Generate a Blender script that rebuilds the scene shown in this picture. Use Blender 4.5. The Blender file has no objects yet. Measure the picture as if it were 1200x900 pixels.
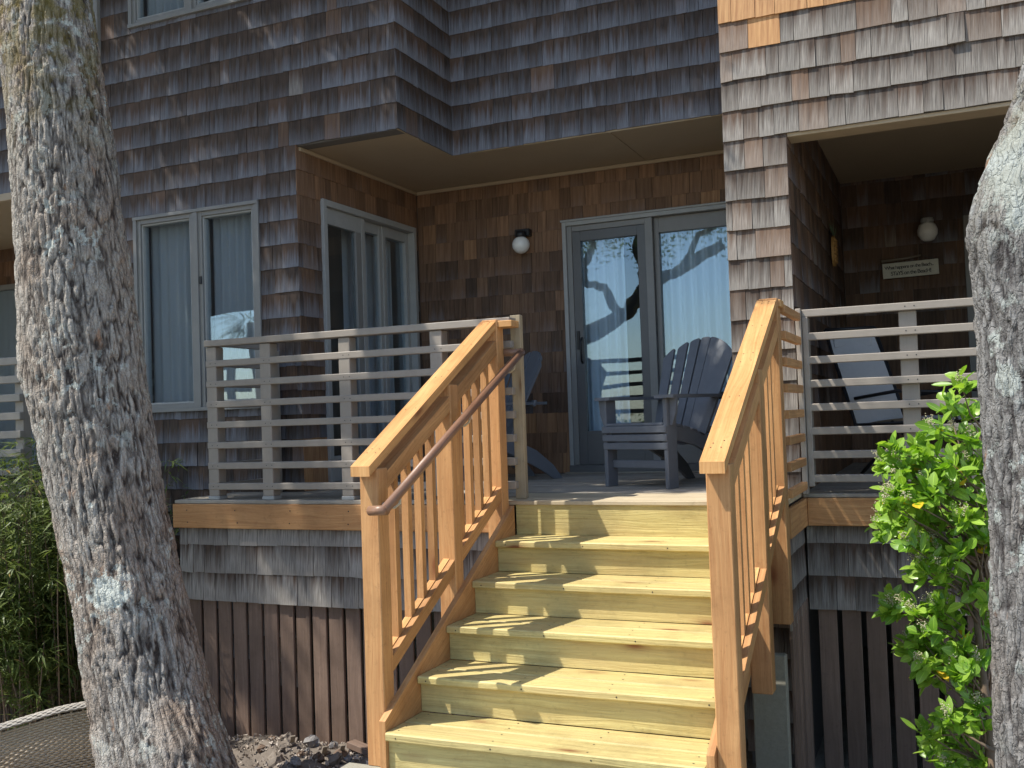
import bpy, math, random
import numpy as np
from mathutils import Vector, Matrix
R = random.Random(7)
SC = bpy.context.scene
COL = SC.collection
rad = math.radians

# ------------------------------------------------------------------ camera
CAM = dict(f=1177.22, yaw=.4137, pitch=.032, roll=-.0347, pos=(2.4779, -5.6344, .5412))
def cam_axes():
    cy, sy = math.cos(CAM['yaw']), math.sin(CAM['yaw']); cp, sp = math.cos(CAM['pitch']), math.sin(CAM['pitch'])
    f = Vector((-sy*cp, cy*cp, sp)); r = Vector((cy, sy, 0)); u = r.cross(f)
    c, s = math.cos(CAM['roll']), math.sin(CAM['roll'])
    return c*r+s*u, -s*r+c*u, f
CR, CU, CF = cam_axes(); CP = Vector(CAM['pos'])
cd = bpy.data.cameras.new('camera'); cam = bpy.data.objects.new('camera', cd); COL.objects.link(cam)
cd.sensor_width = 36; cd.lens = 36*CAM['f']/1200; cd.clip_end = 2000; cd.clip_start = .05
cam.matrix_world = Matrix(((CR.x, CU.x, -CF.x, CP.x), (CR.y, CU.y, -CF.y, CP.y), (CR.z, CU.z, -CF.z, CP.z), (0, 0, 0, 1)))
SC.camera = cam
def px(P):
    v = Vector(P)-CP; w = v.dot(CF)
    if w < .1: return None
    return 600+CAM['f']*v.dot(CR)/w, 450-CAM['f']*v.dot(CU)/w, w

# ------------------------------------------------------------------ light
SX, SY = .545, .38                                # sun travels (SX, SY, -1)
elev = math.atan(1/math.hypot(SX, SY)); 
W = bpy.data.worlds.new("World"); SC.world = W; W.use_nodes = True
nt = W.node_tree; nt.nodes.clear()
sky = nt.nodes.new('ShaderNodeTexSky'); sky.sky_type = 'NISHITA'; sky.sun_disc = False
sky.sun_elevation = elev; sky.sun_rotation = math.atan2(-SX, -SY) ; sky.air_density = 1.0; sky.dust_density = .6; sky.ozone_density = 1.3
bg = nt.nodes.new('ShaderNodeBackground'); bg.inputs[1].default_value = .15
wo = nt.nodes.new('ShaderNodeOutputWorld'); nt.links.new(sky.outputs[0], bg.inputs[0]); nt.links.new(bg.outputs[0], wo.inputs[0])
sd = bpy.data.lights.new('sun', 'SUN'); sd.energy = 3.7; sd.angle = rad(.5); sd.color = (1, .95, .86)
so = bpy.data.objects.new('sun', sd); COL.objects.link(so)
so.rotation_euler = Vector((SX, SY, -1)).to_track_quat('-Z', 'Y').to_euler(); so.location = (-6, -6, 14)
vs = SC.view_settings; vs.view_transform = 'Standard'; vs.look = 'None'; vs.gamma = 1; vs.use_curve_mapping = False; vs.exposure = .85
SC.render.film_transparent = False
SC.cycles.max_bounces = 8; SC.cycles.transparent_max_bounces = 12

# ------------------------------------------------------------------ node helpers
class NT:
    def __init__(s, name):
        s.m = bpy.data.materials.new(name); s.m.use_nodes = True; s.t = s.m.node_tree; s.t.nodes.clear()
        s.out = s.n('ShaderNodeOutputMaterial')
    def n(s, typ, **kw):
        x = s.t.nodes.new(typ)
        for k, v in kw.items(): setattr(x, k, v)
        return x
    def l(s, a, b): s.t.links.new(a, b)
    def setin(s, sock, v):
        if isinstance(v, bpy.types.NodeSocket): s.l(v, sock)
        else: sock.default_value = v
    def math(s, op, a, b=0., c=0., clamp=False):
        x = s.n('ShaderNodeMath', operation=op, use_clamp=clamp); s.setin(x.inputs[0], a); s.setin(x.inputs[1], b); s.setin(x.inputs[2], c); return x.outputs[0]
    def mix(s, f, a, b, mode='MIX'):
        x = s.n('ShaderNodeMix', data_type='RGBA', blend_type=mode); s.setin(x.inputs[0], f); s.setin(x.inputs[6], col(a)); s.setin(x.inputs[7], col(b)); return x.outputs[2]
    def ramp(s, f, stops, interp='LINEAR'):
        x = s.n('ShaderNodeValToRGB'); s.setin(x.inputs[0], f); cr = x.color_ramp; cr.interpolation = interp
        while len(cr.elements) < len(stops): cr.elements.new(.5)
        for e, (p, c) in zip(cr.elements, stops): e.position = p; e.color = col(c) if not isinstance(c, (int, float)) else (c, c, c, 1)
        return x.outputs[0]
    def noise(s, vec, scale, detail=4, rough=.55, dist=0., dims='3D'):
        x = s.n('ShaderNodeTexNoise', noise_dimensions=dims); s.setin(x.inputs['Vector'], vec); x.inputs['Scale'].default_value = scale
        x.inputs['Detail'].default_value = detail; x.inputs['Roughness'].default_value = rough; x.inputs['Distortion'].default_value = dist; return x.outputs[0]
    def mapping(s, vec, scale=(1, 1, 1), loc=(0, 0, 0)):
        x = s.n('ShaderNodeMapping'); s.setin(x.inputs[0], vec); x.inputs[3].default_value = scale; s.setin(x.inputs[1], loc); return x.outputs[0]
    def bump(s, h, strength=.3, dist=.01, normal=None):
        x = s.n('ShaderNodeBump'); s.setin(x.inputs['Height'], h); x.inputs['Strength'].default_value = strength; x.inputs['Distance'].default_value = dist
        if normal is not None: s.l(normal, x.inputs['Normal'])
        return x.outputs[0]
    def bsdf(s, color, rough=.7, normal=None, spec=.3, metal=0., **kw):
        x = s.n('ShaderNodeBsdfPrincipled'); s.setin(x.inputs['Base Color'], col(color)); s.setin(x.inputs['Roughness'], rough)
        x.inputs['Specular IOR Level'].default_value = spec; x.inputs['Metallic'].default_value = metal
        if normal is not None: s.l(normal, x.inputs['Normal'])
        for k, v in kw.items(): s.setin(x.inputs[k.replace('_', ' ')], v)
        return x.outputs[0]
    def fin(s, sh): s.l(sh, s.out.inputs[0]); return s.m
def col(c):
    if isinstance(c, tuple) and len(c) == 3: return (*c, 1)
    return c

def wood(name, light, dark, grain=1., rough=.6, bump=.25, knots=0., knotcol=(.16, .07, .03), var=.25, stain=None, spec=.3):
    t = NT(name); uv = t.n('ShaderNodeUVMap').outputs[0]; oi = t.n('ShaderNodeObjectInfo')
    comb = t.n('ShaderNodeCombineXYZ'); t.l(t.math('MULTIPLY', oi.outputs['Random'], 17.3), comb.inputs[0]); t.l(t.math('MULTIPLY', oi.outputs['Random'], 9.1), comb.inputs[1])
    v = t.n('ShaderNodeVectorMath', operation='ADD'); t.l(uv, v.inputs[0]); t.l(comb.outputs[0], v.inputs[1]); vec = v.outputs[0]
    warp = t.noise(t.mapping(vec, (7, 1.1, 1)), 1., 2, .5)
    w2 = t.n('ShaderNodeCombineXYZ'); t.l(t.math('MULTIPLY', warp, .11), w2.inputs[0])
    v2 = t.n('ShaderNodeVectorMath', operation='ADD'); t.l(vec, v2.inputs[0]); t.l(w2.outputs[0], v2.inputs[1])
    rings = t.noise(t.mapping(v2.outputs[0], (70*grain, 1.6, 1)), 1., 3, .6)
    fine = t.noise(t.mapping(vec, (420*grain, 9, 1)), 1., 3, .6)
    g = t.math('ADD', t.math('MULTIPLY', rings, .68), t.math('MULTIPLY', fine, .32))
    g = t.ramp(g, [(.34, 0.), (.66, 1.)])
    c = t.mix(g, dark, light)
    spk = t.noise(t.mapping(vec, (30, 22, 1)), 1., 5, .75); c = t.mix(t.math('MULTIPLY', t.ramp(spk, [(.56, 0.), (.74, 1.)]), .5), c, tuple(x*.45 for x in dark))
    big = t.noise(t.mapping(vec, (6, 1.3, 1)), 1., 3, .5)
    c = t.mix(t.ramp(big, [(.35, 0.), (.7, .55)]), c, tuple(x*.74 for x in dark) if stain is None else stain)
    bright = t.math('ADD', 1-var/2, t.math('MULTIPLY', oi.outputs['Random'], var))
    c = t.mix(1., c, t.n('ShaderNodeCombineColor').outputs[0], 'MULTIPLY') if False else c
    hsv = t.n('ShaderNodeHueSaturation'); t.l(c, hsv.inputs['Color']); t.l(bright, hsv.inputs['Value']); c = hsv.outputs[0]
    if knots:
        kv = t.mapping(v2.outputs[0], (6.5, 2.6, 1)); vo = t.n('ShaderNodeTexVoronoi', feature='F1'); t.l(kv, vo.inputs['Vector']); vo.inputs['Scale'].default_value = 1.
        sepc = t.n('ShaderNodeSeparateColor'); t.l(vo.outputs['Color'], sepc.inputs[0])
        gate = t.math('GREATER_THAN', sepc.outputs[0], 1-knots)
        k = t.math('MULTIPLY', t.ramp(vo.outputs['Distance'], [(.05, 1.), (.10, .75), (.16, .35), (.3, 0.)]), gate)
        c = t.mix(k, c, knotcol)
    obc = t.n('ShaderNodeTexCoord').outputs['Object']; dirt = t.noise(obc, 2.6, 5, .7); c = t.mix(t.math('MULTIPLY', t.ramp(dirt, [(.5, 0.), (.72, 1.)]), .38), c, tuple(x*.42 for x in dark))
    n = t.bump(g, bump, .004)
    return t.fin(t.bsdf(c, rough, n, spec))

def paint(name, base, rough=.5, noise=.12, bump=.15, spec=.4, scale=14, grain=True):
    t = NT(name); uv = t.n('ShaderNodeUVMap').outputs[0]; oi = t.n('ShaderNodeObjectInfo')
    comb = t.n('ShaderNodeCombineXYZ'); t.l(t.math('MULTIPLY', oi.outputs['Random'], 31.), comb.inputs[0])
    v = t.n('ShaderNodeVectorMath', operation='ADD'); t.l(uv, v.inputs[0]); t.l(comb.outputs[0], v.inputs[1])
    a = t.noise(v.outputs[0], scale, 5, .6); b = t.noise(t.mapping(v.outputs[0], (160, 5, 1) if grain else (90, 90, 1)), 1., 3, .6)
    f = t.math('ADD', t.math('MULTIPLY', a, .6), t.math('MULTIPLY', b, .4))
    c = t.mix(t.ramp(f, [(.3, 0.), (.7, 1.)]), tuple(x*(1-noise) for x in base), tuple(min(1, x*(1+noise)) for x in base))
    return t.fin(t.bsdf(c, rough, t.bump(b, bump, .003), spec))

def mat_shingle():
    t = NT('weathered cedar shingle'); uv = t.n('ShaderNodeUVMap').outputs[0]
    at = t.n('ShaderNodeAttribute', attribute_name='tint'); sp = t.n('ShaderNodeSeparateColor'); t.l(at.outputs['Color'], sp.inputs[0])
    rnd, wea, new = sp.outputs[0], sp.outputs[1], sp.outputs[2]
    s = t.n('ShaderNodeSeparateXYZ'); t.l(uv, s.inputs[0]); v = s.outputs[1]
    fine = t.noise(t.mapping(uv, (260, 6, 1)), 1., 4, .65); mid = t.noise(t.mapping(uv, (45, 2.2, 1)), 1., 4, .6); blot = t.noise(uv, 9., 4, .6)
    streak = t.noise(t.mapping(uv, (24, .9, 1)), 1., 4, .62)
    # brown body
    body = t.mix(t.ramp(mid, [(.3, 0.), (.7, 1.)]), (.028, .019, .014), (.10, .066, .046))
    warm = t.mix(t.math('MULTIPLY', t.ramp(rnd, [(.75, 0.), (1., 1.)]), .6), body, (.12, .068, .042))
    body = t.mix(t.math('MULTIPLY', t.ramp(blot, [(.4, 0.), (.7, 1.)]), .5), warm, (.10, .06, .042))
    # silver weathering, sky glare painted into its cool tint, strongest near the butt
    fall = t.math('SUBTRACT', 1.15, t.math('MULTIPLY', v, 7.5))
    wv = t.math('MULTIPLY', t.math('ADD', fall, t.math('MULTIPLY', t.math('SUBTRACT', streak, .5), 3.2)), 1.)
    wv = t.math('MULTIPLY', wv, t.math('ADD', .6, t.math('MULTIPLY', rnd, .4)))
    wv = t.math('ADD', wv, t.math('MULTIPLY', t.math('SUBTRACT', wea, .5), 1.3))
    wmask = t.ramp(wv, [(.05, 0.), (.95, 1.)])
    cool = t.mix(t.ramp(fine, [(.3, 0.), (.7, 1.)]), (.12, .132, .155), (.30, .325, .375)); warmg = t.mix(t.ramp(fine, [(.3, 0.), (.7, 1.)]), (.15, .135, .12), (.42, .39, .35))
    silver = t.mix(t.ramp(wea, [(.56, 0.), (.62, 1.)]), cool, warmg)
    c = t.mix(t.math('MULTIPLY', wmask, t.math('ADD', .3, t.math('MULTIPLY', wea, .75), clamp=True)), body, silver)
    c = t.mix(t.math('MULTIPLY', t.ramp(fine, [(.25, 1.), (.52, 0.)]), .45), c, (.016, .011, .009))
    newc = t.mix(t.ramp(mid, [(.3, 0.), (.7, 1.)]), (.34, .16, .065), (.62, .36, .16))
    newc = t.mix(t.math('MULTIPLY', t.ramp(fine, [(.25, 1.), (.5, 0.)]), .5), newc, (.25, .11, .05))
    midn = t.mix(t.ramp(mid, [(.3, 0.), (.7, 1.)]), (.15, .078, .042), (.31, .18, .105))
    c = t.mix(t.math('MULTIPLY', t.ramp(new, [(.0, 0.), (.5, 1.)]), 1.), c, midn)
    c = t.mix(t.ramp(new, [(.5, 0.), (1., 1.)]), c, newc)
    val = t.n('ShaderNodeHueSaturation'); t.l(c, val.inputs['Color']); t.l(t.math('ADD', .86, t.math('MULTIPLY', rnd, .28)), val.inputs['Value'])
    h = t.math('ADD', t.math('MULTIPLY', fine, .6), t.math('MULTIPLY', mid, .5))
    return t.fin(t.bsdf(val.outputs[0], .72, t.bump(h, .55, .004), .35))

def mat_bark(name, base, dark, pale, lichen, lich_amt=.5, moss=.3, spots=()):
    t = NT(name); uv = t.n('ShaderNodeUVMap').outputs[0]; ob = t.n('ShaderNodeTexCoord').outputs['Object']
    at = t.n('ShaderNodeAttribute', attribute_name='relief'); rel = at.outputs['Fac']
    nz = t.noise(t.mapping(ob, (1, 1, .35)), 26, 6, .65); n2 = t.noise(ob, 90, 4, .6); n3 = t.noise(t.mapping(ob, (1, 1, .5)), 3.2, 3, .5)
    c = t.mix(t.ramp(nz, [(.3, 0.), (.7, 1.)]), base, pale)
    c = t.mix(t.ramp(n3, [(.45, 0.), (.7, .7)]), c, (base[0]*1.15, base[1]*.88, base[2]*.68))
    scar = t.noise(t.mapping(ob, (1, 1, .4)), 9, 3, .6); c = t.mix(t.ramp(scar, [(.66, 0.), (.72, .75)]), c, (.30, .15, .075))
    vo = t.n('ShaderNodeTexVoronoi', feature='DISTANCE_TO_EDGE'); wp = t.n('ShaderNodeVectorMath', operation='ADD'); t.l(t.mapping(ob, (1, 1, .2)), wp.inputs[0])
    wn = t.n('ShaderNodeTexNoise'); t.l(ob, wn.inputs['Vector']); wn.inputs['Scale'].default_value = 14; wn.inputs['Detail'].default_value = 4
    ws = t.n('ShaderNodeVectorMath', operation='SCALE'); t.l(wn.outputs['Color'], ws.inputs[0]); ws.inputs['Scale'].default_value = .05; t.l(ws.outputs[0], wp.inputs[1])
    t.l(wp.outputs[0], vo.inputs['Vector']); vo.inputs['Scale'].default_value = 46; crk = t.ramp(vo.outputs['Distance'], [(.0, 1.), (.12, 0.)])
    c = t.mix(t.math('MULTIPLY', crk, .22), c, dark)
    c = t.mix(t.ramp(rel, [(.18, 1.), (.52, 0.)]), c, dark)
    c = t.mix(t.math('MULTIPLY', t.ramp(n2, [(.3, 1.), (.5, 0.)]), .5), c, tuple(x*.45 for x in base))
    # lichen: small pale rosettes
    l1 = t.noise(ob, 11, 5, .7); l2 = t.noise(ob, 2.1, 2, .5)
    lm = t.math('MULTIPLY', t.ramp(l1, [(.60-.1*lich_amt, 0.), (.66-.1*lich_amt, 1.)]), t.ramp(l2, [(.5-.2*lich_amt, 0.), (.62, 1.)]))
    for (p, r) in spots:
        d = t.n('ShaderNodeVectorMath', operation='DISTANCE'); t.l(t.mapping(ob, (1, 1, 1)), d.inputs[0]); d.inputs[1].default_value = p
        q = t.math('ADD', t.math('DIVIDE', d.outputs['Value'], r), t.math('MULTIPLY', t.math('SUBTRACT', l1, .5), 2.6))
        lm = t.math('MAXIMUM', lm, t.ramp(q, [(.85, 1.), (1.05, 0.)]))
    c = t.mix(t.math('MULTIPLY', lm, .85), c, lichen)
    m1 = t.noise(ob, 7, 5, .65); sz = t.n('ShaderNodeSeparateXYZ'); t.l(ob, sz.inputs[0])
    hm = t.ramp(t.math('MULTIPLY', t.math('SUBTRACT', sz.outputs[2], moss[0]), moss[1]), [(0., 0.), (1., 1.)])
    mm = t.math('MULTIPLY', t.ramp(m1, [(.45, 0.), (.55, 1.)]), hm)
    c = t.mix(t.math('MULTIPLY', mm, .75), c, (.17, .13, .025))
    h = t.math('SUBTRACT', t.math('ADD', t.math('MULTIPLY', nz, .7), t.math('MULTIPLY', n2, .4)), t.math('MULTIPLY', crk, .22))
    return t.fin(t.bsdf(c, .85, t.bump(h, .9, .02), .25))

def mat_leaf(name, a, b, yellow=None, trans=.35, rough=.45):
    t = NT(name); at = t.n('ShaderNodeAttribute', attribute_name='tint'); sp = t.n('ShaderNodeSeparateColor'); t.l(at.outputs['Color'], sp.inputs[0])
    c = t.mix(sp.outputs[0], a, b)
    if yellow: c = t.mix(t.math('GREATER_THAN', sp.outputs[1], .986), c, yellow)
    uv = t.n('ShaderNodeUVMap').outputs[0]; s = t.n('ShaderNodeSeparateXYZ'); t.l(uv, s.inputs[0])
    rib = t.ramp(t.math('ABSOLUTE', t.math('SUBTRACT', s.outputs[0], .5)), [(.0, 1.), (.06, 0.)])
    c = t.mix(t.math('MULTIPLY', rib, .35), c, tuple(min(1, x*2.2) for x in b))
    p = t.bsdf(c, rough, None, .5); tr = t.n('ShaderNodeBsdfTranslucent'); hs = t.n('ShaderNodeHueSaturation'); t.l(c, hs.inputs['Color']); hs.inputs['Value'].default_value = 1.7; hs.inputs['Saturation'].default_value = 1.1
    t.l(hs.outputs[0], tr.inputs[0]); m = t.n('ShaderNodeMixShader'); m.inputs[0].default_value = trans; t.l(p, m.inputs[1]); t.l(tr.outputs[0], m.inputs[2])
    return t.fin(m.outputs[0])

def mat_glass(name, ior=1.8, tint=(.86, .9, .92), add=0.):
    t = NT(name); ge = t.n('ShaderNodeNewGeometry'); dt = t.n('ShaderNodeVectorMath', operation='DOT_PRODUCT'); t.l(ge.outputs['Normal'], dt.inputs[0]); t.l(ge.outputs['Incoming'], dt.inputs[1])
    r0 = ((ior-1)/(ior+1))**2; fr5 = t.math('POWER', t.math('SUBTRACT', 1., t.math('ABSOLUTE', dt.outputs['Value']), clamp=True), 5.); frv = t.math('ADD', r0, t.math('MULTIPLY', fr5, 1-r0))
    ob = t.n('ShaderNodeTexCoord').outputs['Object']; nn = t.bump(t.noise(ob, 1.6, 1, .5), .05, .05)
    tr = t.n('ShaderNodeBsdfTransparent'); tr.inputs[0].default_value = col(tint); gl = t.n('ShaderNodeBsdfGlossy'); gl.inputs['Roughness'].default_value = .01; gl.inputs[0].default_value = (.74, .89, 1, 1)
    t.l(nn, gl.inputs['Normal'])
    m = t.n('ShaderNodeMixShader'); t.l(t.math('ADD', frv, add, clamp=True), m.inputs[0]); t.l(tr.outputs[0], m.inputs[1]); t.l(gl.outputs[0], m.inputs[2])
    return t.fin(m.outputs[0])

def mat_cloth(name, base, trans=.3):
    t = NT(name); uv = t.n('ShaderNodeUVMap').outputs[0]
    w = t.noise(t.mapping(uv, (60, 2, 1)), 1., 3, .5); c = t.mix(w, tuple(x*.9 for x in base), base)
    d = t.bsdf(c, .9, None, .1); tr = t.n('ShaderNodeBsdfTranslucent'); t.l(c, tr.inputs[0]); m = t.n('ShaderNodeMixShader'); m.inputs[0].default_value = trans*.4; t.l(d, m.inputs[1]); t.l(tr.outputs[0], m.inputs[2])
    return t.fin(m.outputs[0])

def mat_ground():
    t = NT('sandy leaf strewn ground'); ob = t.n('ShaderNodeTexCoord').outputs['Object']
    a = t.noise(ob, 3, 5, .6); b = t.noise(ob, 60, 5, .7); d = t.noise(ob, 240, 3, .7)
    c = t.mix(t.ramp(a, [(.35, 0.), (.65, 1.)]), (.28, .24, .185), (.40, .36, .29))
    c = t.mix(t.ramp(b, [(.55, 0.), (.7, .8)]), c, (.09, .06, .04))
    return t.fin(t.bsdf(c, .95, t.bump(t.math('ADD', b, t.math('MULTIPLY', d, .4)), .8, .02), .15))

def mat_stone(name, a, b):
    t = NT(name); ob = t.n('ShaderNodeTexCoord').outputs['Object']; oi = t.n('ShaderNodeObjectInfo')
    n = t.noise(ob, 30, 6, .7); m = t.noise(ob, 8, 3, .5)
    c = t.mix(t.ramp(n, [(.3, 0.), (.7, 1.)]), a, b); c = t.mix(t.math('MULTIPLY', oi.outputs['Random'], .5), c, tuple(x*.5 for x in a))
    return t.fin(t.bsdf(c, .85, t.bump(n, .7, .01), .2))

def mat_wicker():
    t = NT('woven resin wicker'); uv = t.n('ShaderNodeUVMap').outputs[0]
    n = t.noise(t.mapping(uv, (60, 200, 1)), 1., 3, .5)
    c = t.mix(n, (.33, .25, .165), (.52, .42, .29)); return t.fin(t.bsdf(c, .35, t.bump(n, .2, .002), .6))

M = dict(
 shingle=mat_shingle(),
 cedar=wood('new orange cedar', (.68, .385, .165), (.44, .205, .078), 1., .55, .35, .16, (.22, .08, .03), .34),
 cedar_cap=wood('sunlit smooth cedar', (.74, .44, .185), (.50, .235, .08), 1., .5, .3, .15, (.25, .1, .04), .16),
 pine=wood('green treated pine', (.67, .575, .245), (.39, .30, .11), .8, .6, .5, .45, (.24, .10, .04), .26, (.50, .37, .17)),
 landing=wood('new deck pine', (.62, .52, .36), (.50, .41, .27), .8, .65, .2, .1, (.3, .17, .09), .12),
 deck=wood('weathered deck board', (.44, .40, .33), (.31, .27, .22), .9, .75, .35, .08, (.12, .09, .07), .2),
 lattice=wood('faded reddish brown skirt board', (.265, .18, .135), (.17, .115, .085), .9, .7, .3, .0, (.1, .06, .04), .5),
 handrail=wood('worn brown handrail', (.30, .155, .09), (.19, .09, .05), 1.2, .4, .15, 0, (.1, .05, .03), .1, (.32, .20, .13), .4),
 rail=paint('taupe painted railing', (.30, .262, .22), .45, .1, .25),
 trim=paint('grey window paint', (.24, .235, .222), .4, .08, .08),
 trim_light=paint('pale weathered door trim', (.36, .36, .345), .45, .1, .1),
 darkframe=paint('dark grey door panel', (.12, .12, .12), .35, .06, .05),
 taupeframe=paint('taupe door panel', (.22, .21, .195), .4, .06, .05),
 soffit=paint('tan soffit paint', (.44, .35, .24), .6, .06, .05, .3, 3),
 metal=paint('brushed metal', (.45, .40, .30), .3, .1, .05, .6),
 black=paint('black metal', (.02, .02, .022), .4, .1, .05),
 chair=paint('slate blue plastic lumber', (.14, .15, .168), .42, .12, .12, .5),
 concrete=paint('grey concrete', (.30, .285, .23), .85, .15, .5, .2, 30, False),
 interior=paint('interior plaster', (.16, .15, .14), .8, .05, .0, .2),
 glass=mat_glass('window glass', 2.05, (.90, .93, .95)),
 glass_blue=mat_glass('sliding door glass', 1.85, (.88, .93, .96)),
 curtain=mat_cloth('sheer white curtain', (.86, .90, .92)),
 curtain_grey=mat_cloth('grey lined curtain', (.58, .60, .60)),
 lampwhite=paint('opal white globe', (.86, .85, .80), .2, .02, 0, .5),
 bark=mat_bark('oak bark', (.285, .25, .215), (.05, .038, .032), (.50, .465, .41), (.58, .61, .55), .6, (2.0, 1.0), spots=[((-1.66, -1.64, -.32), .105), ((-1.62, -1.64, -.14), .05), ((-1.66, -1.64, .0), .04), ((-1.78, -1.64, .16), .045), ((-1.5, -1.6, -.42), .05)]),
 bark2=mat_bark('lichen oak bark', (.15, .145, .14), (.035, .03, .03), (.29, .285, .275), (.36, .39, .365), .45, (.9, .5), spots=[((2.66, -2.12, 1.32), .17), ((2.72, -2.14, 1.12), .08), ((2.62, -2.1, .60), .06), ((2.66, -2.14, .25), .05)]),
 oakleaf=mat_leaf('oak leaf', (.05, .09, .025), (.10, .16, .04), None, .45),
 bushleaf=mat_leaf('glossy shrub leaf', (.13, .27, .03), (.32, .48, .07), (.75, .5, .04), .35, .35),
 bamboo=mat_leaf('bamboo leaf', (.055, .085, .02), (.15, .19, .05), (.34, .26, .11), .3, .5),
 flower=mat_leaf('tiny cream blossom', (.45, .42, .26), (.62, .58, .40), None, .2, .7),
 newpost=wood('raw grey tan post wood', (.50, .41, .28), (.38, .30, .19), .8, .65, .3, .3, (.2, .12, .06), .1),
 twig=paint('twig bark', (.17, .12, .08), .8, .2, .3),
 ground=mat_ground(),
 sand=mat_stone('pale sand spoil', (.17, .14, .115), (.30, .26, .22)),
 stone=mat_stone('broken concrete lump', (.17, .165, .17), (.34, .32, .30)),
 clod=mat_stone('brown earth clod', (.11, .07, .05), (.26, .19, .14)),
 wicker=mat_wicker(),
 litter=mat_leaf('rubble chips', (.17, .13, .10), (.48, .42, .36), None, .0, .8),
 wicker_rim=paint('sun bleached wicker', (.33, .295, .25), .4, .2, .3),  # greyer rim tone has the sunlight on the weave put into its colour
 signwhite=paint('weathered cream sign paint', (.62, .60, .50), .7, .12, .2),
 ink=paint('dark lettering paint', (.05, .05, .045), .7, .05, 0),
 pine_yellow=paint('rusty ochre metal', (.40, .22, .07), .6, .3, .2),
 pine_green=paint('faded green metal', (.12, .19, .11), .6, .2, .2),
 sling=paint('pale grey sling fabric', (.42, .41, .40), .8, .05, .2, .2, 40),
 driftwood=wood('driftwood', (.32, .27, .21), (.2, .16, .12), 1, .8),
)

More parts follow.
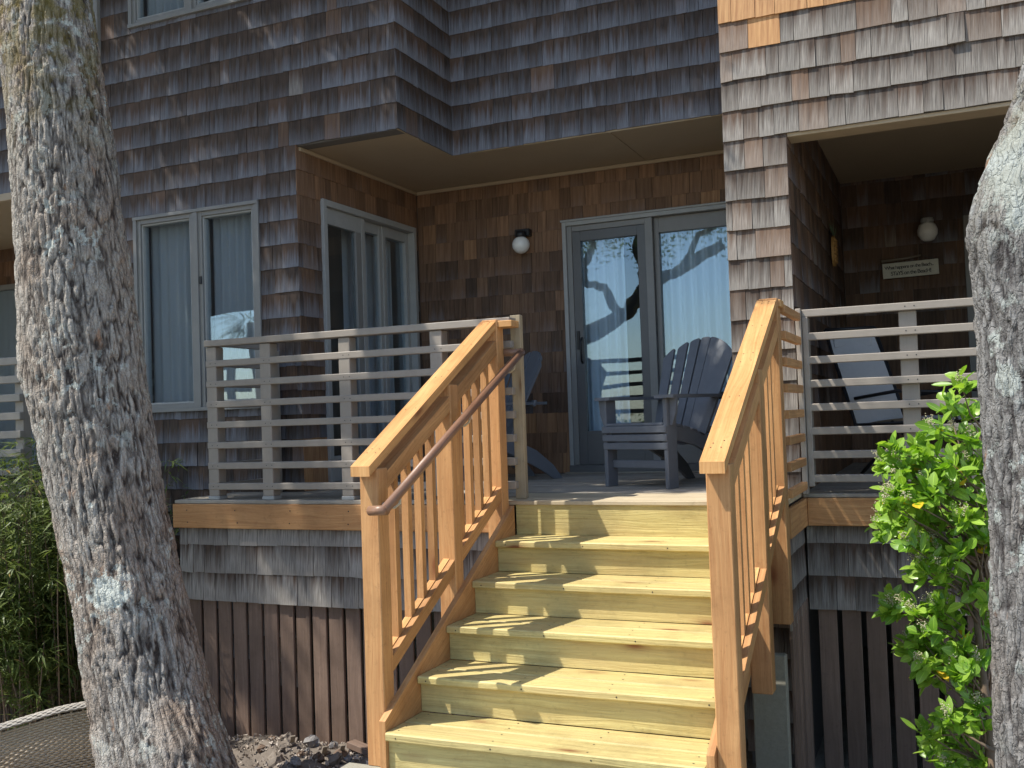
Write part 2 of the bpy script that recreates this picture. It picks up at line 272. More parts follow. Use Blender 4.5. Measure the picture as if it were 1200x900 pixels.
# ------------------------------------------------------------------ mesh helpers
class MB:
    def __init__(s): s.v = []; s.f = []; s.uv = []; s.tint = []; s.ct = None
    def quad(s, pts, uvs, tint=None):
        i = len(s.v); s.v += [tuple(p) for p in pts]; s.f.append(tuple(range(i, i+len(pts)))); s.uv += list(uvs); s.tint += [tint or (R.random(), R.random(), 0)]*len(pts)
    def face(s, idx, uvs): s.f.append(tuple(idx)); s.uv += list(uvs)
    def box(s, c, half, ax=None, grain=0, ch=0., uvo=None):
        c = Vector(c); A = ax or (Vector((1, 0, 0)), Vector((0, 1, 0)), Vector((0, 0, 1))); h = half; u0 = R.uniform(0, 40) if uvo is None else uvo
        base = len(s.v); ch = min(ch, min(h)*.45); idx = {}
        if ch <= 0:
            for sx in (-1, 1):
                for sy in (-1, 1):
                    for sz in (-1, 1):
                        for k in range(3): idx[(sx, sy, sz, k)] = len(s.v)
                        s.v.append(tuple(c+A[0]*sx*h[0]+A[1]*sy*h[1]+A[2]*sz*h[2])); s.tint.append((.5, .5, 0))
        else:
            for sx in (-1, 1):
                for sy in (-1, 1):
                    for sz in (-1, 1):
                        for k in range(3):
                            d = [h[0]-ch, h[1]-ch, h[2]-ch]; d[k] = h[k]
                            idx[(sx, sy, sz, k)] = len(s.v); s.v.append(tuple(c+A[0]*sx*d[0]+A[1]*sy*d[1]+A[2]*sz*d[2])); s.tint.append((.5, .5, 0))
        def co(key):
            return [(1 if key[i] > 0 else -1)*h[i] for i in range(3)]
        def uvs(keys, n):
            g = grain
            t = [i for i in range(3) if i != n]
            if g in t: a = [i for i in t if i != g][0]; b = g
            else: a, b = t
            return [(u0+n*.37+co(k)[a], (co(k)[b] if n != g else co(k)[b]*.5)+u0*.3) for k in keys]
        for n in range(3):
            a, b = [(1, 2), (2, 0), (0, 1)][n]
            for sg in (-1, 1):
                ks = []
                for (p, q) in ((-1, -1), (1, -1), (1, 1), (-1, 1)):
                    k = [0, 0, 0]; k[n] = sg; k[a] = p; k[b] = q; ks.append((*k, n))
                if sg < 0: ks.reverse()
                s.face([idx[k] for k in ks], uvs(ks, n))
        if ch > 0:
            for n in range(3):          # edge along axis n
                a, b = [(1, 2), (2, 0), (0, 1)][n]
                for p in (-1, 1):
                    for q in (-1, 1):
                        def K(e, w): k = [0, 0, 0]; k[n] = e; k[a] = p; k[b] = q; return (*k, w)
                        ks = [K(-1, a), K(1, a), K(1, b), K(-1, b)]
                        if p*q < 0: ks.reverse()
                        s.face([idx[k] for k in ks], uvs(ks, a))
            for sx in (-1, 1):
                for sy in (-1, 1):
                    for sz in (-1, 1):
                        ks = [(sx, sy, sz, 0), (sx, sy, sz, 1), (sx, sy, sz, 2)]
                        if sx*sy*sz < 0: ks.reverse()
                        s.face([idx[k] for k in ks], uvs(ks, 0))
        return s
    def b(s, x0, x1, y0, y1, z0, z1, grain=0, ch=.003):
        return s.box(((x0+x1)/2, (y0+y1)/2, (z0+z1)/2), (abs(x1-x0)/2, abs(y1-y0)/2, abs(z1-z0)/2), None, grain, ch)
    def beam(s, p0, p1, w, t, side=None, ch=.003):
        p0, p1 = Vector(p0), Vector(p1); d = (p1-p0); L = d.length; d.normalize()
        sd = Vector(side) if side else Vector((0, 0, 1)).cross(d)
        if sd.length < 1e-4: sd = Vector((1, 0, 0))
        sd = (sd-d*sd.dot(d)).normalized(); up = d.cross(sd)
        return s.box((p0+p1)/2, (L/2, w/2, t/2), (d, sd, up), 0, ch)
    def slopebar(s, x0, x1, pts):
        """prism across x0..x1 with a side outline pts [(y,z)...] counter-clockwise seen from +X; grain along the outline's length"""
        n = len(pts); i = len(s.v); u0 = R.uniform(0, 40)
        for x in (x0, x1):
            for (y, z) in pts: s.v.append((x, y, z)); s.tint.append((.5, .5, 0))
        d = Vector((pts[1][0]-pts[0][0], pts[1][1]-pts[0][1])).normalized() if True else None
        def al(p): return p[0]*d.x+p[1]*d.y
        def ac(p): return -p[0]*d.y+p[1]*d.x
        s.face([i+n+k for k in range(n)], [(u0+ac(p), al(p)) for p in pts])
        s.face([i+k for k in reversed(range(n))], [(u0+3+ac(p), al(p)) for p in reversed(pts)])
        for k in range(n):
            q = (k+1) % n; a, b = pts[k], pts[q]
            s.face([i+k, i+q, i+n+q, i+n+k], [(u0+5+k+x0, al(a)+ac(a)*.01), (u0+5+k+x0, al(b)), (u0+5+k+x1, al(b)), (u0+5+k+x1, al(a))])
        return s
    def tube(s, pts, rr, seg=8, cap=True, uvs=1.):
        pts = [Vector(p) for p in pts]; n = len(pts); rr = rr if isinstance(rr, (list, tuple)) else [rr]*n; base = len(s.v); L = 0; ref = None
        u0 = R.uniform(0, 20)
        for i, p in enumerate(pts):
            d = (pts[min(i+1, n-1)]-pts[max(i-1, 0)]).normalized()
            if ref is None: ref = Vector((1, 0, 0)) if abs(d.x) < .8 else Vector((0, 1, 0))
            a = (ref-d*ref.dot(d)).normalized(); ref = a; b = d.cross(a)
            for k in range(seg):
                th = 2*math.pi*k/seg; s.v.append(tuple(p+(a*math.cos(th)+b*math.sin(th))*rr[i])); s.tint.append((.5, .5, 0))
        for i in range(n-1):
            l1 = L+(pts[i+1]-pts[i]).length
            for k in range(seg):
                q = (k+1) % seg; w = 2*math.pi*rr[i]/seg
                s.face([base+i*seg+k, base+i*seg+q, base+(i+1)*seg+q, base+(i+1)*seg+k], [(u0+k*w, L), (u0+(k+1)*w, L), (u0+(k+1)*w, l1), (u0+k*w, l1)])
            L = l1
        if cap:
            s.face([base+k for k in reversed(range(seg))], [(u0+k*.01, 0) for k in range(seg)])
            s.face([base+(n-1)*seg+k for k in range(seg)], [(u0+k*.01, 1) for k in range(seg)])
        return s
    def lathe(s, c, prof, seg=20):
        c = Vector(c); base = len(s.v); n = len(prof)
        for (r, z) in prof:
            for k in range(seg):
                th = 2*math.pi*k/seg; s.v.append((c.x+r*math.cos(th), c.y+r*math.sin(th), c.z+z)); s.tint.append((.5, .5, 0))
        for i in range(n-1):
            for k in range(seg):
                q = (k+1) % seg; s.face([base+i*seg+k, base+i*seg+q, base+(i+1)*seg+q, base+(i+1)*seg+k], [(k*.1, i*.1), (k*.1+.1, i*.1), (k*.1+.1, i*.1+.1), (k*.1, i*.1+.1)])
        s.face([base+k for k in reversed(range(seg))], [(0, 0)]*seg); s.face([base+(n-1)*seg+k for k in range(seg)], [(0, 0)]*seg)
        return s
    def prism(s, pts, n, th, u=None):
        """flat outline pts (3D, planar) pushed th along n"""
        n = Vector(n); pts = [Vector(p) for p in pts]; k = len(pts); i = len(s.v); u0 = R.uniform(0, 9)
        e = Vector(u).normalized() if u else (pts[1]-pts[0]).normalized(); f = n.cross(e)
        for q in (0, th):
            for p in pts: s.v.append(tuple(p+n*q)); s.tint.append((.5, .5, 0))
        uv = [(u0+p.dot(f), p.dot(e)) for p in pts]
        s.face([i+j for j in reversed(range(k))], list(reversed(uv))); s.face([i+k+j for j in range(k)], uv)
        for j in range(k):
            q = (j+1) % k; s.face([i+j, i+q, i+k+q, i+k+j], [uv[j], uv[q], (uv[q][0]+th, uv[q][1]), (uv[j][0]+th, uv[j][1])])
        return s
    def mesh(s, name, mat, smooth=False):
        me = bpy.data.meshes.new(name); me.from_pydata(s.v, [], s.f)
        uvl = me.uv_layers.new(name='UVMap'); uvl.data.foreach_set('uv', np.array(s.uv, dtype=np.float32).ravel())
        if s.tint and len(s.tint) == len(s.v):
            a = me.attributes.new('tint', 'FLOAT_COLOR', 'POINT'); arr = np.ones((len(s.v), 4), dtype=np.float32); arr[:, :3] = s.tint; a.data.foreach_set('color', arr.ravel())
        if smooth: me.polygons.foreach_set('use_smooth', [True]*len(me.polygons))
        me.materials.append(M[mat]); me.update(); return me
    def obj(s, name, mat, parent=None, smooth=False, **props):
        o = bpy.data.objects.new(name, s.mesh(name, mat, smooth)); COL.objects.link(o)
        if parent is not None: o.parent = parent; 
        if parent is not None: o.matrix_parent_inverse = wm(parent).inverted()
        for k, v in props.items(): o[k] = v
        return o
def wm(o):
    m = Matrix.LocRotScale(o.location, o.rotation_euler, o.scale)
    return (wm(o.parent) @ o.matrix_parent_inverse @ m) if o.parent else m
def empty(name, loc, label, cat, rz=0, group=None):
    o = bpy.data.objects.new(name, None); COL.objects.link(o); o.location = loc; o.rotation_euler = (0, 0, rz); o.empty_display_size = .1
    o['label'] = label; o['category'] = cat
    if group: o['group'] = group
    return o
def tag(o, label, cat, group=None):
    o['label'] = label; o['category'] = cat
    if group: o['group'] = group
    return o
def copy_tree(src, parent=None):
    c = src.copy(); COL.objects.link(c)
    if parent is not None: c.parent = parent
    for ch in list(src.children): copy_tree(ch, c)
    return c
V = Vector

# ------------------------------------------------------------------ ground
def gz(x, y):
    t = min(1, max(0, (y+2.5)/1.7)); t = t*t*(3-2*t)
    return -1.10-.56*t
def ground():
    xs = [-200, -80, -30, -14]+[-8+.2*i for i in range(71)]+[9, 14, 30, 80, 200]; ys = [-200, -80, -30, -14, -9]+[-7+.2*i for i in range(46)]+[5, 9, 30, 80, 200]
    m = MB(); n = len(xs)
    for y in ys:
        for x in xs: m.v.append((x, y, gz(x, y)+.018*math.sin(x*3.1+y*1.7)*math.sin(y*2.3-x))); m.tint.append((.5, .5, 0))
    for j in range(len(ys)-1):
        for i in range(n-1): m.face([j*n+i, j*n+i+1, (j+1)*n+i+1, (j+1)*n+i], [(xs[i], ys[j]), (xs[i+1], ys[j]), (xs[i+1], ys[j+1]), (xs[i], ys[j+1])])
    m.obj('ground', 'ground', smooth=True, kind='structure')
ground()
MB().b(-.25, 1.75, -3.2, -1.52, -1.4, -1.083, 0, .01).obj('path', 'concrete', kind='structure')

# ------------------------------------------------------------------ house
XF, YF = V((1, 0, 0)), V((0, 1, 0)); Z = V((0, 0, 1))
house = empty('beach_house', (0, .69, -1.66), 'two storey beach house clad in dark weathered cedar shingles with a recessed porch', 'house')
def wallbox(*boxes, mat='interior', name='wall', parent=None):
    for bx in boxes: MB().b(*bx, ch=0).obj(name, mat, parent or house)
T0 = -1.75
wallbox((-4.0, -3.66, .712, .83, T0, 5.3), (-3.66, -2.40, .712, .83, T0, .70), (-3.66, -2.40, .712, .83, 2.26, 3.90), (-2.40, -2.052, .712, .83, T0, 2.66), (-2.40, -1.158, .712, .83, 2.66, 5.3))
wallbox((-2.17, -2.052, .83, 1.013, T0, 2.66), (-2.17, -2.052, 1.013, 2.494, T0, .055), (-2.17, -2.052, 1.013, 2.494, 2.31, 2.66), (-2.17, -2.052, 2.494, 2.71, T0, 2.66))
wallbox((-2.052, -.58, 2.592, 2.71, T0, 2.7), (-.58, 1.02, 2.592, 2.71, 2.21, 2.7), (-.58, 1.02, 2.592, 2.71, T0, .072), (1.02, 1.232, 2.592, 2.71, T0, 2.7))
wallbox((1.232, 1.588, .712, 4.02, T0, 5.3), (1.588, 4.0, .712, .88, 2.232, 5.3), (1.588, 3.95, 4.022, 4.14, T0, 2.6), (3.95, 4.07, .88, 4.14, T0, 5.3))
wallbox((-1.25, 1.232, 1.596, 1.7, 2.70, 5.3), (-1.25, -1.158, .83, 1.596, 2.70, 5.3), (-4.1, 4.07, 6.0, 6.1, T0, 5.3), (-4.1, -4.0, .83, 6.0, T0, 5.3))
MB().b(-4.12, 4.1, .72, 6.2, 5.30, 5.45, ch=.01).obj('roof', 'soffit', house)
wallbox((-4.0, -2.17, .83, 6.0, -.10, -.02), (-2.17, 3.95, 2.71, 6.0, -.10, -.02), mat='deck', name='floor')
sf = MB(); sf.b(-2.052, 1.232, 1.59, 2.592, 2.662, 2.70, ch=0); sf.b(-2.052, -1.15, .716, 1.59, 2.662, 2.70, ch=0); sf.obj('soffit', 'soffit', house)
for bx in ((-2.045, 1.228, 2.555, 2.588, 2.63, 2.660), (-2.048, -2.018, .73, 2.553, 2.63, 2.660)): MB().b(*bx).obj('soffit_trim', 'soffit', house)
MB().b(.18, .19, 1.6, 2.55, 2.657, 2.6615, 1, 0).obj('soffit_joint', 'soffit', house)
MB().b(1.588, 3.95, .88, 4.022, 2.57, 2.60, ch=0).obj('porch_ceiling', 'soffit', house)
MB().b(1.592, 3.94, .705, .885, 2.205, 2.230).obj('beam_underside', 'soffit', house)
tr = MB(); tr.b(-4.10, -3.985, .655, .83, T0, 5.3, 2, .006); tr.obj('corner_trim', 'trim', house)
MB().tube([(-4.14, .66, 5.2), (-4.14, .66, 3.9), (-4.17, .69, 3.7), (-4.17, .69, -1.6)], .035, 10).obj('downspout', 'trim', house, True)

# shingles ----------------------------------------------------------
SH = []
def courses(O, U, N, u0, u1, zs, openings=(), style=None, owner=None, wmin=.085, wmax=.22, bow=0., th=1.):
    O, U, N = V(O), V(U), V(N); ph = R.uniform(0, 9)
    for i in range(len(zs)-1):
        zb, zt = zs[i], zs[i+1]; ex = zt-zb; cuts = {u0, u1}
        for (a, b_, c, d) in openings:
            if c < zt-.01 and d > zb+.01:
                for q in (a, b_):
                    if u0 < q < u1: cuts.add(q)
        cuts = sorted(cuts)
        for k in range(len(cuts)-1):
            a, b_ = cuts[k], cuts[k+1]; mid = (a+b_)/2; segs = [(zb, zt, True)]
            for (p, q, c, d) in openings:
                if p < mid < q and c < zt-.01 and d > zb+.01:
                    segs = []
                    if c-zb > .02: segs.append((zb, c, False))
                    if zt-d > .02: segs.append((d, zt, True))
            for (sa, sb, full) in segs:
                u = a-R.uniform(0, .06)
                while u < b_-.004:
                    w = R.uniform(wmin, wmax) if R.random() < .8 else R.uniform(wmin*.8, wmin*1.2)
                    e0 = max(u, a); e1 = min(u+w, b_)
                    if b_-e1 < .03: e1 = b_
                    if e1-e0 > .012:
                        g, nw = style(mid if False else (e0+e1)/2, sa) if style else (R.random(), 0)
                        sag = .004*math.sin(ph+u*1.9+i)
                        SH.append(dict(O=O, U=U, N=N, a=e0+.0015, b=e1-.0015, zb=sa+(R.uniform(-.0028, .0028)+sag if sa == zb else .0), zt=sb+(.02 if full and sb == zt else 0), t=th*R.uniform(.008, .012)*(1.6 if R.random() < .05 else 1), r=R.random(), g=g, n=nw, owner=owner or house, tilt=R.uniform(-.002, .002)*(3 if R.random() < .06 else 1)))
                    u = e1 if e1 >= b_ else u+w
def up(z0, p, n): return [z0+p*i for i in range(n+1)]
def sA(u, z):
    if z < .0: return R.uniform(.2, .6), 0
    return min(1, max(0, R.gauss(.44, .05))), (.2 if R.random() < .03 else 0)
def sE(u, z): return min(1, max(0, R.gauss(.535, .012))), (.15 if R.random() < .04 else 0)
def sC(u, z):
    if z < .48: return .1, R.uniform(.45, .75)
    g = R.gauss(.12, .08); n = R.gauss(.24, .08) if z < 1.9 else R.gauss(.36, .09)
    return max(0, g), (R.uniform(.5, .58) if R.random() < .04 and z > 1.6 else max(0, n))
def sB(u, z):
    if z < .42: return .1, R.uniform(.62, .85)
    if z > 2.0: return .1, R.uniform(.25, .55)
    return max(0, R.gauss(.45, .15)), R.uniform(0, .2)
def sD(u, z):
    if 2.93 < z < 3.3 and u < 2.1: return .3, R.uniform(.9, 1)
    if 2.75 < z < 2.9 and 1.45 < u < 1.58: return .2, 1.
    return min(.85, max(.64, R.gauss(.71, .06))), (R.uniform(.05, .25) if R.random() < .35 else 0)
def sF(u, z):
    if z < .55: return .1, R.uniform(.25, .5)
    return max(0, R.gauss(.25, .15)), R.uniform(0, .25)
def sK(u, z): return min(1, max(0, R.gauss(.88, .08))), 0
zA = sorted(set([2.667-.187*i for i in range(24)]+[2.667+.194*i for i in range(1, 9)]))
win = (-3.66, -2.40, .70, 2.26); win2 = (-3.66, -2.40, 3.90, 5.3)
courses((0, .70, 0), XF, -YF, -3.985, -2.035, [z for z in zA if z <= 2.668], [win], sA, bow=1)
courses((0, .70, 0), XF, -YF, -3.985, -1.142, [z for z in zA if z >= 2.66], [win2], sA)
courses((0, 1.584, 0), XF, -YF, -1.14, 1.215, up(2.667, .196, 7), (), sE)
courses((-1.146, 0, 0), YF, XF, .69, 1.575, up(2.667, .196, 7), (), sE)
zB = [z for z in zA if z <= 2.49 and z > -.2]+[2.65]; zB[0] = .03
courses((-2.04, 0, 0), YF, XF, .69, 2.57, zB, [(1.0, 2.5, .0, 2.315)], sB)
zC = [.03]+[1.984+.178*i for i in range(-10, 4)]+[2.655]
courses((0, 2.58, 0), XF, -YF, -2.03, 1.21, zC, [(-.59, 1.03, .0, 2.22)], sC, wmin=.09, wmax=.17)
zD = [2.228-.19*i for i in range(21)][::-1]
courses((0, .70, 0), XF, -YF, 1.215, 1.605, zD, (), sD, wmin=.08, wmax=.2, th=1.7)
courses((0, .70, 0), XF, -YF, 1.215, 3.7, up(2.228, .187, 6), (), sD, wmin=.09, wmax=.22, th=1.7)
courses((1.60, 0, 0), YF, XF, .70, 4.0, [2.555-.2*i for i in range(14)][::-1]+[2.57], (), sF, wmin=.1, wmax=.2)
courses((0, 4.01, 0), XF, -YF, 1.61, 3.9, [2.545-.2*i for i in range(14)][::-1]+[2.56], [(2.62, 3.6, 0, 2.16)], sF, wmin=.1, wmax=.22)

# windows ------------------------------------------------------------
def fbox(m, O, U, N, u0, u1, n0, n1, z0, z1, grain=2, ch=.002):
    O, U, N = V(O), V(U), V(N); c = O+U*((u0+u1)/2)+N*((n0+n1)/2)+Z*((z0+z1)/2)
    return m.box(c, (abs(u1-u0)/2, abs(n1-n0)/2, abs(z1-z0)/2), (U, N, Z) if U.cross(N).dot(Z) > 0 else (U, N, Z), grain, ch)
def ring(parent, O, U, N, u0, u1, z0, z1, w, n0, n1, mat, name='frame', wt=None, wb=None):
    wt = wt or w; wb = wb or w; m = MB()
    fbox(m, O, U, N, u0, u0+w, n0, n1, z0, z1); fbox(m, O, U, N, u1-w, u1, n0, n1, z0, z1)
    fbox(m, O, U, N, u0+w, u1-w, n0, n1-.002, z1-wt, z1, 0); fbox(m, O, U, N, u0+w, u1-w, n0, n1-.002, z0, z0+wb, 0)
    return m.obj(name, mat, parent)
def pane(parent, O, U, N, u0, u1, z0, z1, n, mat='glass'):
    m = MB(); fbox(m, O, U, N, u0, u1, n-.003, n+.003, z0, z1, ch=0); return m.obj('pane', mat, parent)
def curtain(parent, O, U, N, u0, u1, z0, z1, n, amp=.03, per=.11, mat='curtain', seed=0):
    O, U, N = V(O), V(U), V(N); m = MB(); k = int((u1-u0)/.012); rr = random.Random(seed); ph = [rr.uniform(0, 6) for _ in range(3)]
    def f(u, z): return amp*(math.sin(u/per*6.28+ph[0]+.8*math.sin(u*7+ph[1]))*(.7+.3*math.sin(u*3+ph[2])))*(1-.25*z/(z1+.01))
    zz = [z0, (z0+z1)/2, z1]
    for j in range(3):
        for i in range(k+1):
            u = u0+(u1-u0)*i/k; m.v.append(tuple(O+U*u+N*(n+f(u, zz[j]))+Z*zz[j])); m.tint.append((.5, .5, 0))
    for j in range(2):
        for i in range(k):
            a = j*(k+1)+i; m.face([a, a+1, a+k+2, a+k+1], [(i*.012, zz[j]), ((i+1)*.012, zz[j]), ((i+1)*.012, zz[j+1]), (i*.012, zz[j+1])])
    return m.obj('curtain', mat, parent, True)
def cond_parent(name):
    o = bpy.data.objects.new(name, None); COL.objects.link(o); o.parent = house; o.matrix_parent_inverse = wm(house).inverted(); return o
def window_pair(z0, z1, seed, cmat='curtain'):
    O = (0, .712, 0); w = cond_parent('window')
    m = MB()
    for (a, b_) in ((-3.665, -3.63), (-2.43, -2.395), (-3.045, -2.995)): fbox(m, O, XF, -YF, a, b_, -.10, .035, z0, z1)
    fbox(m, O, XF, -YF, -3.665, -2.395, -.10, .040, z1, z1+.028, 0); fbox(m, O, XF, -YF, -3.665, -2.395, -.10, .045, z0-.03, z0, 0)
    m.obj('frame', 'trim', w)
    for (a, b_) in ((-3.63, -3.045), (-2.995, -2.43)):
        ring(w, O, XF, -YF, a, b_, z0, z1, .035, -.06, .022, 'trim', 'sash')
        ring(w, O, XF, -YF, a+.036, b_-.036, z0+.036, z1-.036, .014, -.06, .008, 'trim_light', 'sash')
        pane(w, O, XF, -YF, a+.05, b_-.05, z0+.05, z1-.05, -.02)
    curtain(w, O, XF, -YF, -3.62, -3.06, z0, z1, -.125, .032, .085, 'curtain_grey', seed+7); curtain(w, O, XF, -YF, -2.97, -2.44, z0, z1, -.125, .032, .08, cmat, seed+1)
    m = MB(); fbox(m, O, XF, -YF, -2.985, -2.965, .02, .035, (z0+z1)/2+.2, (z0+z1)/2+.26); m.obj('latch', 'black', w)
    return w
window_pair(.70, 2.26, 3, 'curtain_grey'); window_pair(3.90, 5.28, 5, 'curtain_grey')
def slider_back():
    O = (0, 2.592, 0); U, N = XF, -YF; w = cond_parent('sliding_door')
    m = MB()
    fbox(m, O, U, N, -.59, -.555, -.1, .045, .075, 2.215); fbox(m, O, U, N, 1.0, 1.03, -.1, .045, .075, 2.215); fbox(m, O, U, N, -.555, 1.0, -.1, .043, 2.18, 2.215, 0); fbox(m, O, U, N, -.60, 1.04, -.02, .055, 2.215, 2.232, 0)
    m.obj('frame', 'trim_light', w)
    m = MB(); fbox(m, O, U, N, -.555, -.51, -.1, .020, .10, 2.18); fbox(m, O, U, N, -.51, .15, -.1, .015, 2.13, 2.178, 0); fbox(m, O, U, N, .15, .215, -.1, .028, .10, 2.178); m.obj('jamb', 'trim', w)
    m = MB(); fbox(m, O, U, N, -.59, 1.02, -.1, .06, .04, .098, 0); m.obj('sill', 'darkframe', w)
    m = MB(); fbox(m, O, U, N, -.62, 1.1, .0, .09, .03, .0398, 0); fbox(m, O, U, N, -.62, 1.1, .0, .075, .0, .03, 0); m.obj('threshold', 'deck', w)
    p = cond_parent('door_panel'); p.parent = w; p.matrix_parent_inverse = wm(w).inverted()
    p = w
    ring(p, O, U, N, -.51, .15, .10, 2.128, .075, -.05, .008, 'darkframe', 'door_panel', .085, .29)
    pane(p, O, U, N, -.435, .075, .39, 2.043, -.025, 'glass_blue')
    ring(p, O, U, N, .216, 1.0, .10, 2.178, .042, -.085, -.02, 'taupeframe', 'door_panel', .13, .24)
    pane(p, O, U, N, .258, .958, .34, 2.048, -.055, 'glass_blue')
    m = MB(); fbox(m, O, U, N, -.495, -.470, .008, .022, 1.10, 1.26); m.obj('lock', 'black', p)
    P0 = V(O)+U*-.452+N*.01; m = MB(); m.tube([P0+Z*.98, P0+N*.035+Z*1.0, P0+N*.035+Z*1.17, P0+Z*1.2], .009, 8); m.obj('handle', 'black', p, True)
    curtain(w, O, U, N, -.53, -.10, .1, 2.15, -.16, .05, .085, 'curtain', 8); curtain(w, O, U, N, .22, 1.02, .1, 2.15, -.16, .05, .11, 'curtain', 9)
for_del = slider_back()
for o in list(bpy.data.objects):
    if o.type == 'EMPTY' and o.name.startswith('door_panel') and not o.children: bpy.data.objects.remove(o)
def slider_side():
    O = (-2.052, 0, 0); U, N = YF, XF; w = cond_parent('sliding_door')
    m = MB(); fbox(m, O, U, N, 1.0, 1.05, -.1, .045, .05, 2.312); fbox(m, O, U, N, 2.455, 2.50, -.1, .045, .05, 2.312); fbox(m, O, U, N, 1.05, 2.455, -.1, .043, 2.262, 2.312, 0); m.obj('frame', 'trim_light', w)
    m = MB(); fbox(m, O, U, N, 1.0, 2.5, -.1, .06, .03, .07, 0); m.obj('sill', 'trim', w)
    ring(w, O, U, N, 1.052, 1.66, .072, 2.26, .055, -.04, .01, 'trim_light', 'door_panel', .13, .2); m = MB(); fbox(m, O, U, N, 1.52, 1.60, -.04, .008, .272, 2.13); m.obj('door_stile', 'trim', w)
    pane(w, O, U, N, 1.107, 1.52, .272, 2.13, -.015)
    ring(w, O, U, N, 1.665, 2.0, .072, 2.26, .05, -.085, -.03, 'trim_light', 'door_panel', .09, .15); pane(w, O, U, N, 1.72, 1.95, .22, 2.17, -.055)
    ring(w, O, U, N, 2.0, 2.453, .072, 2.26, .05, -.085, -.02, 'trim_light', 'door_panel', .09, .15); pane(w, O, U, N, 2.05, 2.40, .22, 2.17, -.055)
    curtain(w, O, U, N, 1.64, 2.44, .1, 2.2, -.2, .03, .10, 'curtain', 12)
slider_side()
# porch back door
w = cond_parent('door'); ring(w, (0, 4.022, 0), XF, -YF, 2.62, 3.55, .02, 2.16, .09, -.02, .04, 'trim', 'frame'); m = MB(); fbox(m, (0, 4.022, 0), XF, -YF, 2.71, 3.46, -.02, .012, .06, 2.07); m.obj('door_leaf', 'darkframe', w)

# ------------------------------------------------------------------ deck
deck = empty('deck', (0, 0, 0), 'raised timber deck with grey boards, orange cedar fascia and slatted brown skirting', 'deck')
nb = 0
y = -.012
while y < 2.57:
    wd = .138; x0, x1 = (-2.66, 1.61) if y+wd < .70 else (-2.035, 1.225)
    m = MB(); dz = R.uniform(-.001, .0015)
    new = y < .42
    if new: 
        MB().b(-.13, 1.62, y, y+wd-.006, .0, .0255+dz, 0, .003).obj('deck_board', 'landing', deck); MB().b(x0, -.133, y, y+wd-.006, .0, .0255+dz, 0, .003).obj('deck_board', 'deck', deck)
    else: m.b(x0, x1, y, min(y+wd-.006, 2.585), .0, .0255+dz, 0, .003); m.obj('deck_board', 'deck', deck)
    y += wd
y = .655
while y < 4.0:
    MB().b(1.612, 3.94, y, y+.132, -.012, .012+R.uniform(-.001, .001), 0, .003).obj('deck_board', 'deck', deck); y += .138
MB().b(-2.665, -.035, -.028, -.002, -.170, -.002, 0, .003).obj('fascia', 'cedar', deck)
MB().b(1.64, 3.94, .640, .668, -.180, -.014, 0, .003).obj('fascia', 'cedar', deck)
MB().b(1.612, 1.638, -.0, .668, -.180, -.014, 1, .003).obj('fascia', 'cedar', deck)
for bx in ((-2.62, -.1, .03, .10, -.60, -.0), (1.64, 3.9, .72, .78, -.60, -.02), (1.53, 1.585, .03, .70, -.6, -.02)): MB().b(*bx, ch=0).obj('joist', 'lattice', deck)
zK = [-.68, -.482, -.287, -.172]
courses((0, .018, 0), XF, -YF, -2.64, -.14, zK, (), sK, deck, .09, .19)
courses((0, .708, 0), XF, -YF, 1.62, 3.8, [-.685, -.485, -.290, -.182], (), lambda u, z: (R.uniform(.63, .7), .0), deck, .1, .2)
courses((1.600, 0, 0), YF, XF, .03, .70, [-.685, -.485, -.290, -.182], (), lambda u, z: (R.uniform(.63, .7), .0), deck, .1, .2)
x = -2.60
while x < -.10:
    MB().b(x, x+.110, .035+R.uniform(0, .004), .058, -1.72, -.62, 2, .003).obj('skirt_board', 'lattice', deck); x += .1325
x = 1.665
while x < 3.8:
    MB().b(x, x+.108, .725+R.uniform(0, .004), .745, -1.76, -.62, 2, .003).obj('skirt_board', 'lattice', deck); x += .1375
y = .06
while y < .66:
    MB().b(1.592, 1.612, y, y+.07, -1.76, -.62, 2, .003).obj('skirt_board', 'lattice', deck); y += .095
MB().b(1.40, 1.585, -.06, .0, -1.76, -.80, 2, .006).obj('pier', 'concrete', deck)
MB().b(-2.6, 1.5, 1.2, 1.3, -1.9, -.3, 0, 0).obj('foundation_wall', 'concrete', deck)

# ------------------------------------------------------------------ gather shingles
def shin(m, s, seed):
    O, U, N = s['O'], s['U'], s['N']; a, b_, zb, zt, t = s['a'], s['b'], s['zb'], s['zt'], s['t']
    rx = U.cross(Z).dot(N)     # orientation
    tt = .002+t*.25; d = s['tilt']; i = len(m.v)
    P = []
    for (u, z, n) in ((a, zb+d, 0), (b_, zb-d, 0), (b_, zb-d, t), (a, zb+d, t), (a, zt, 0), (b_, zt, 0), (b_, zt, tt), (a, zt, tt)):
        P.append(O+U*u+Z*z+N*n)
    m.v += [tuple(p) for p in P]; m.tint += [(s['r'], s['g'], s['n'])]*8
    F = [(3, 2, 6, 7), (0, 1, 2, 3), (0, 3, 7, 4), (1, 5, 6, 2), (4, 7, 6, 5)]
    if U.cross(Z).dot(N) < 0: F = [tuple(reversed(f)) for f in F]
    u0 = s['r']*37+seed
    for f in F:
        m.face([i+k for k in f], [(u0+(P[k]-O).dot(U)+(P[k]-O).dot(N)*1.0, (P[k]-O).z-zb) for k in f])
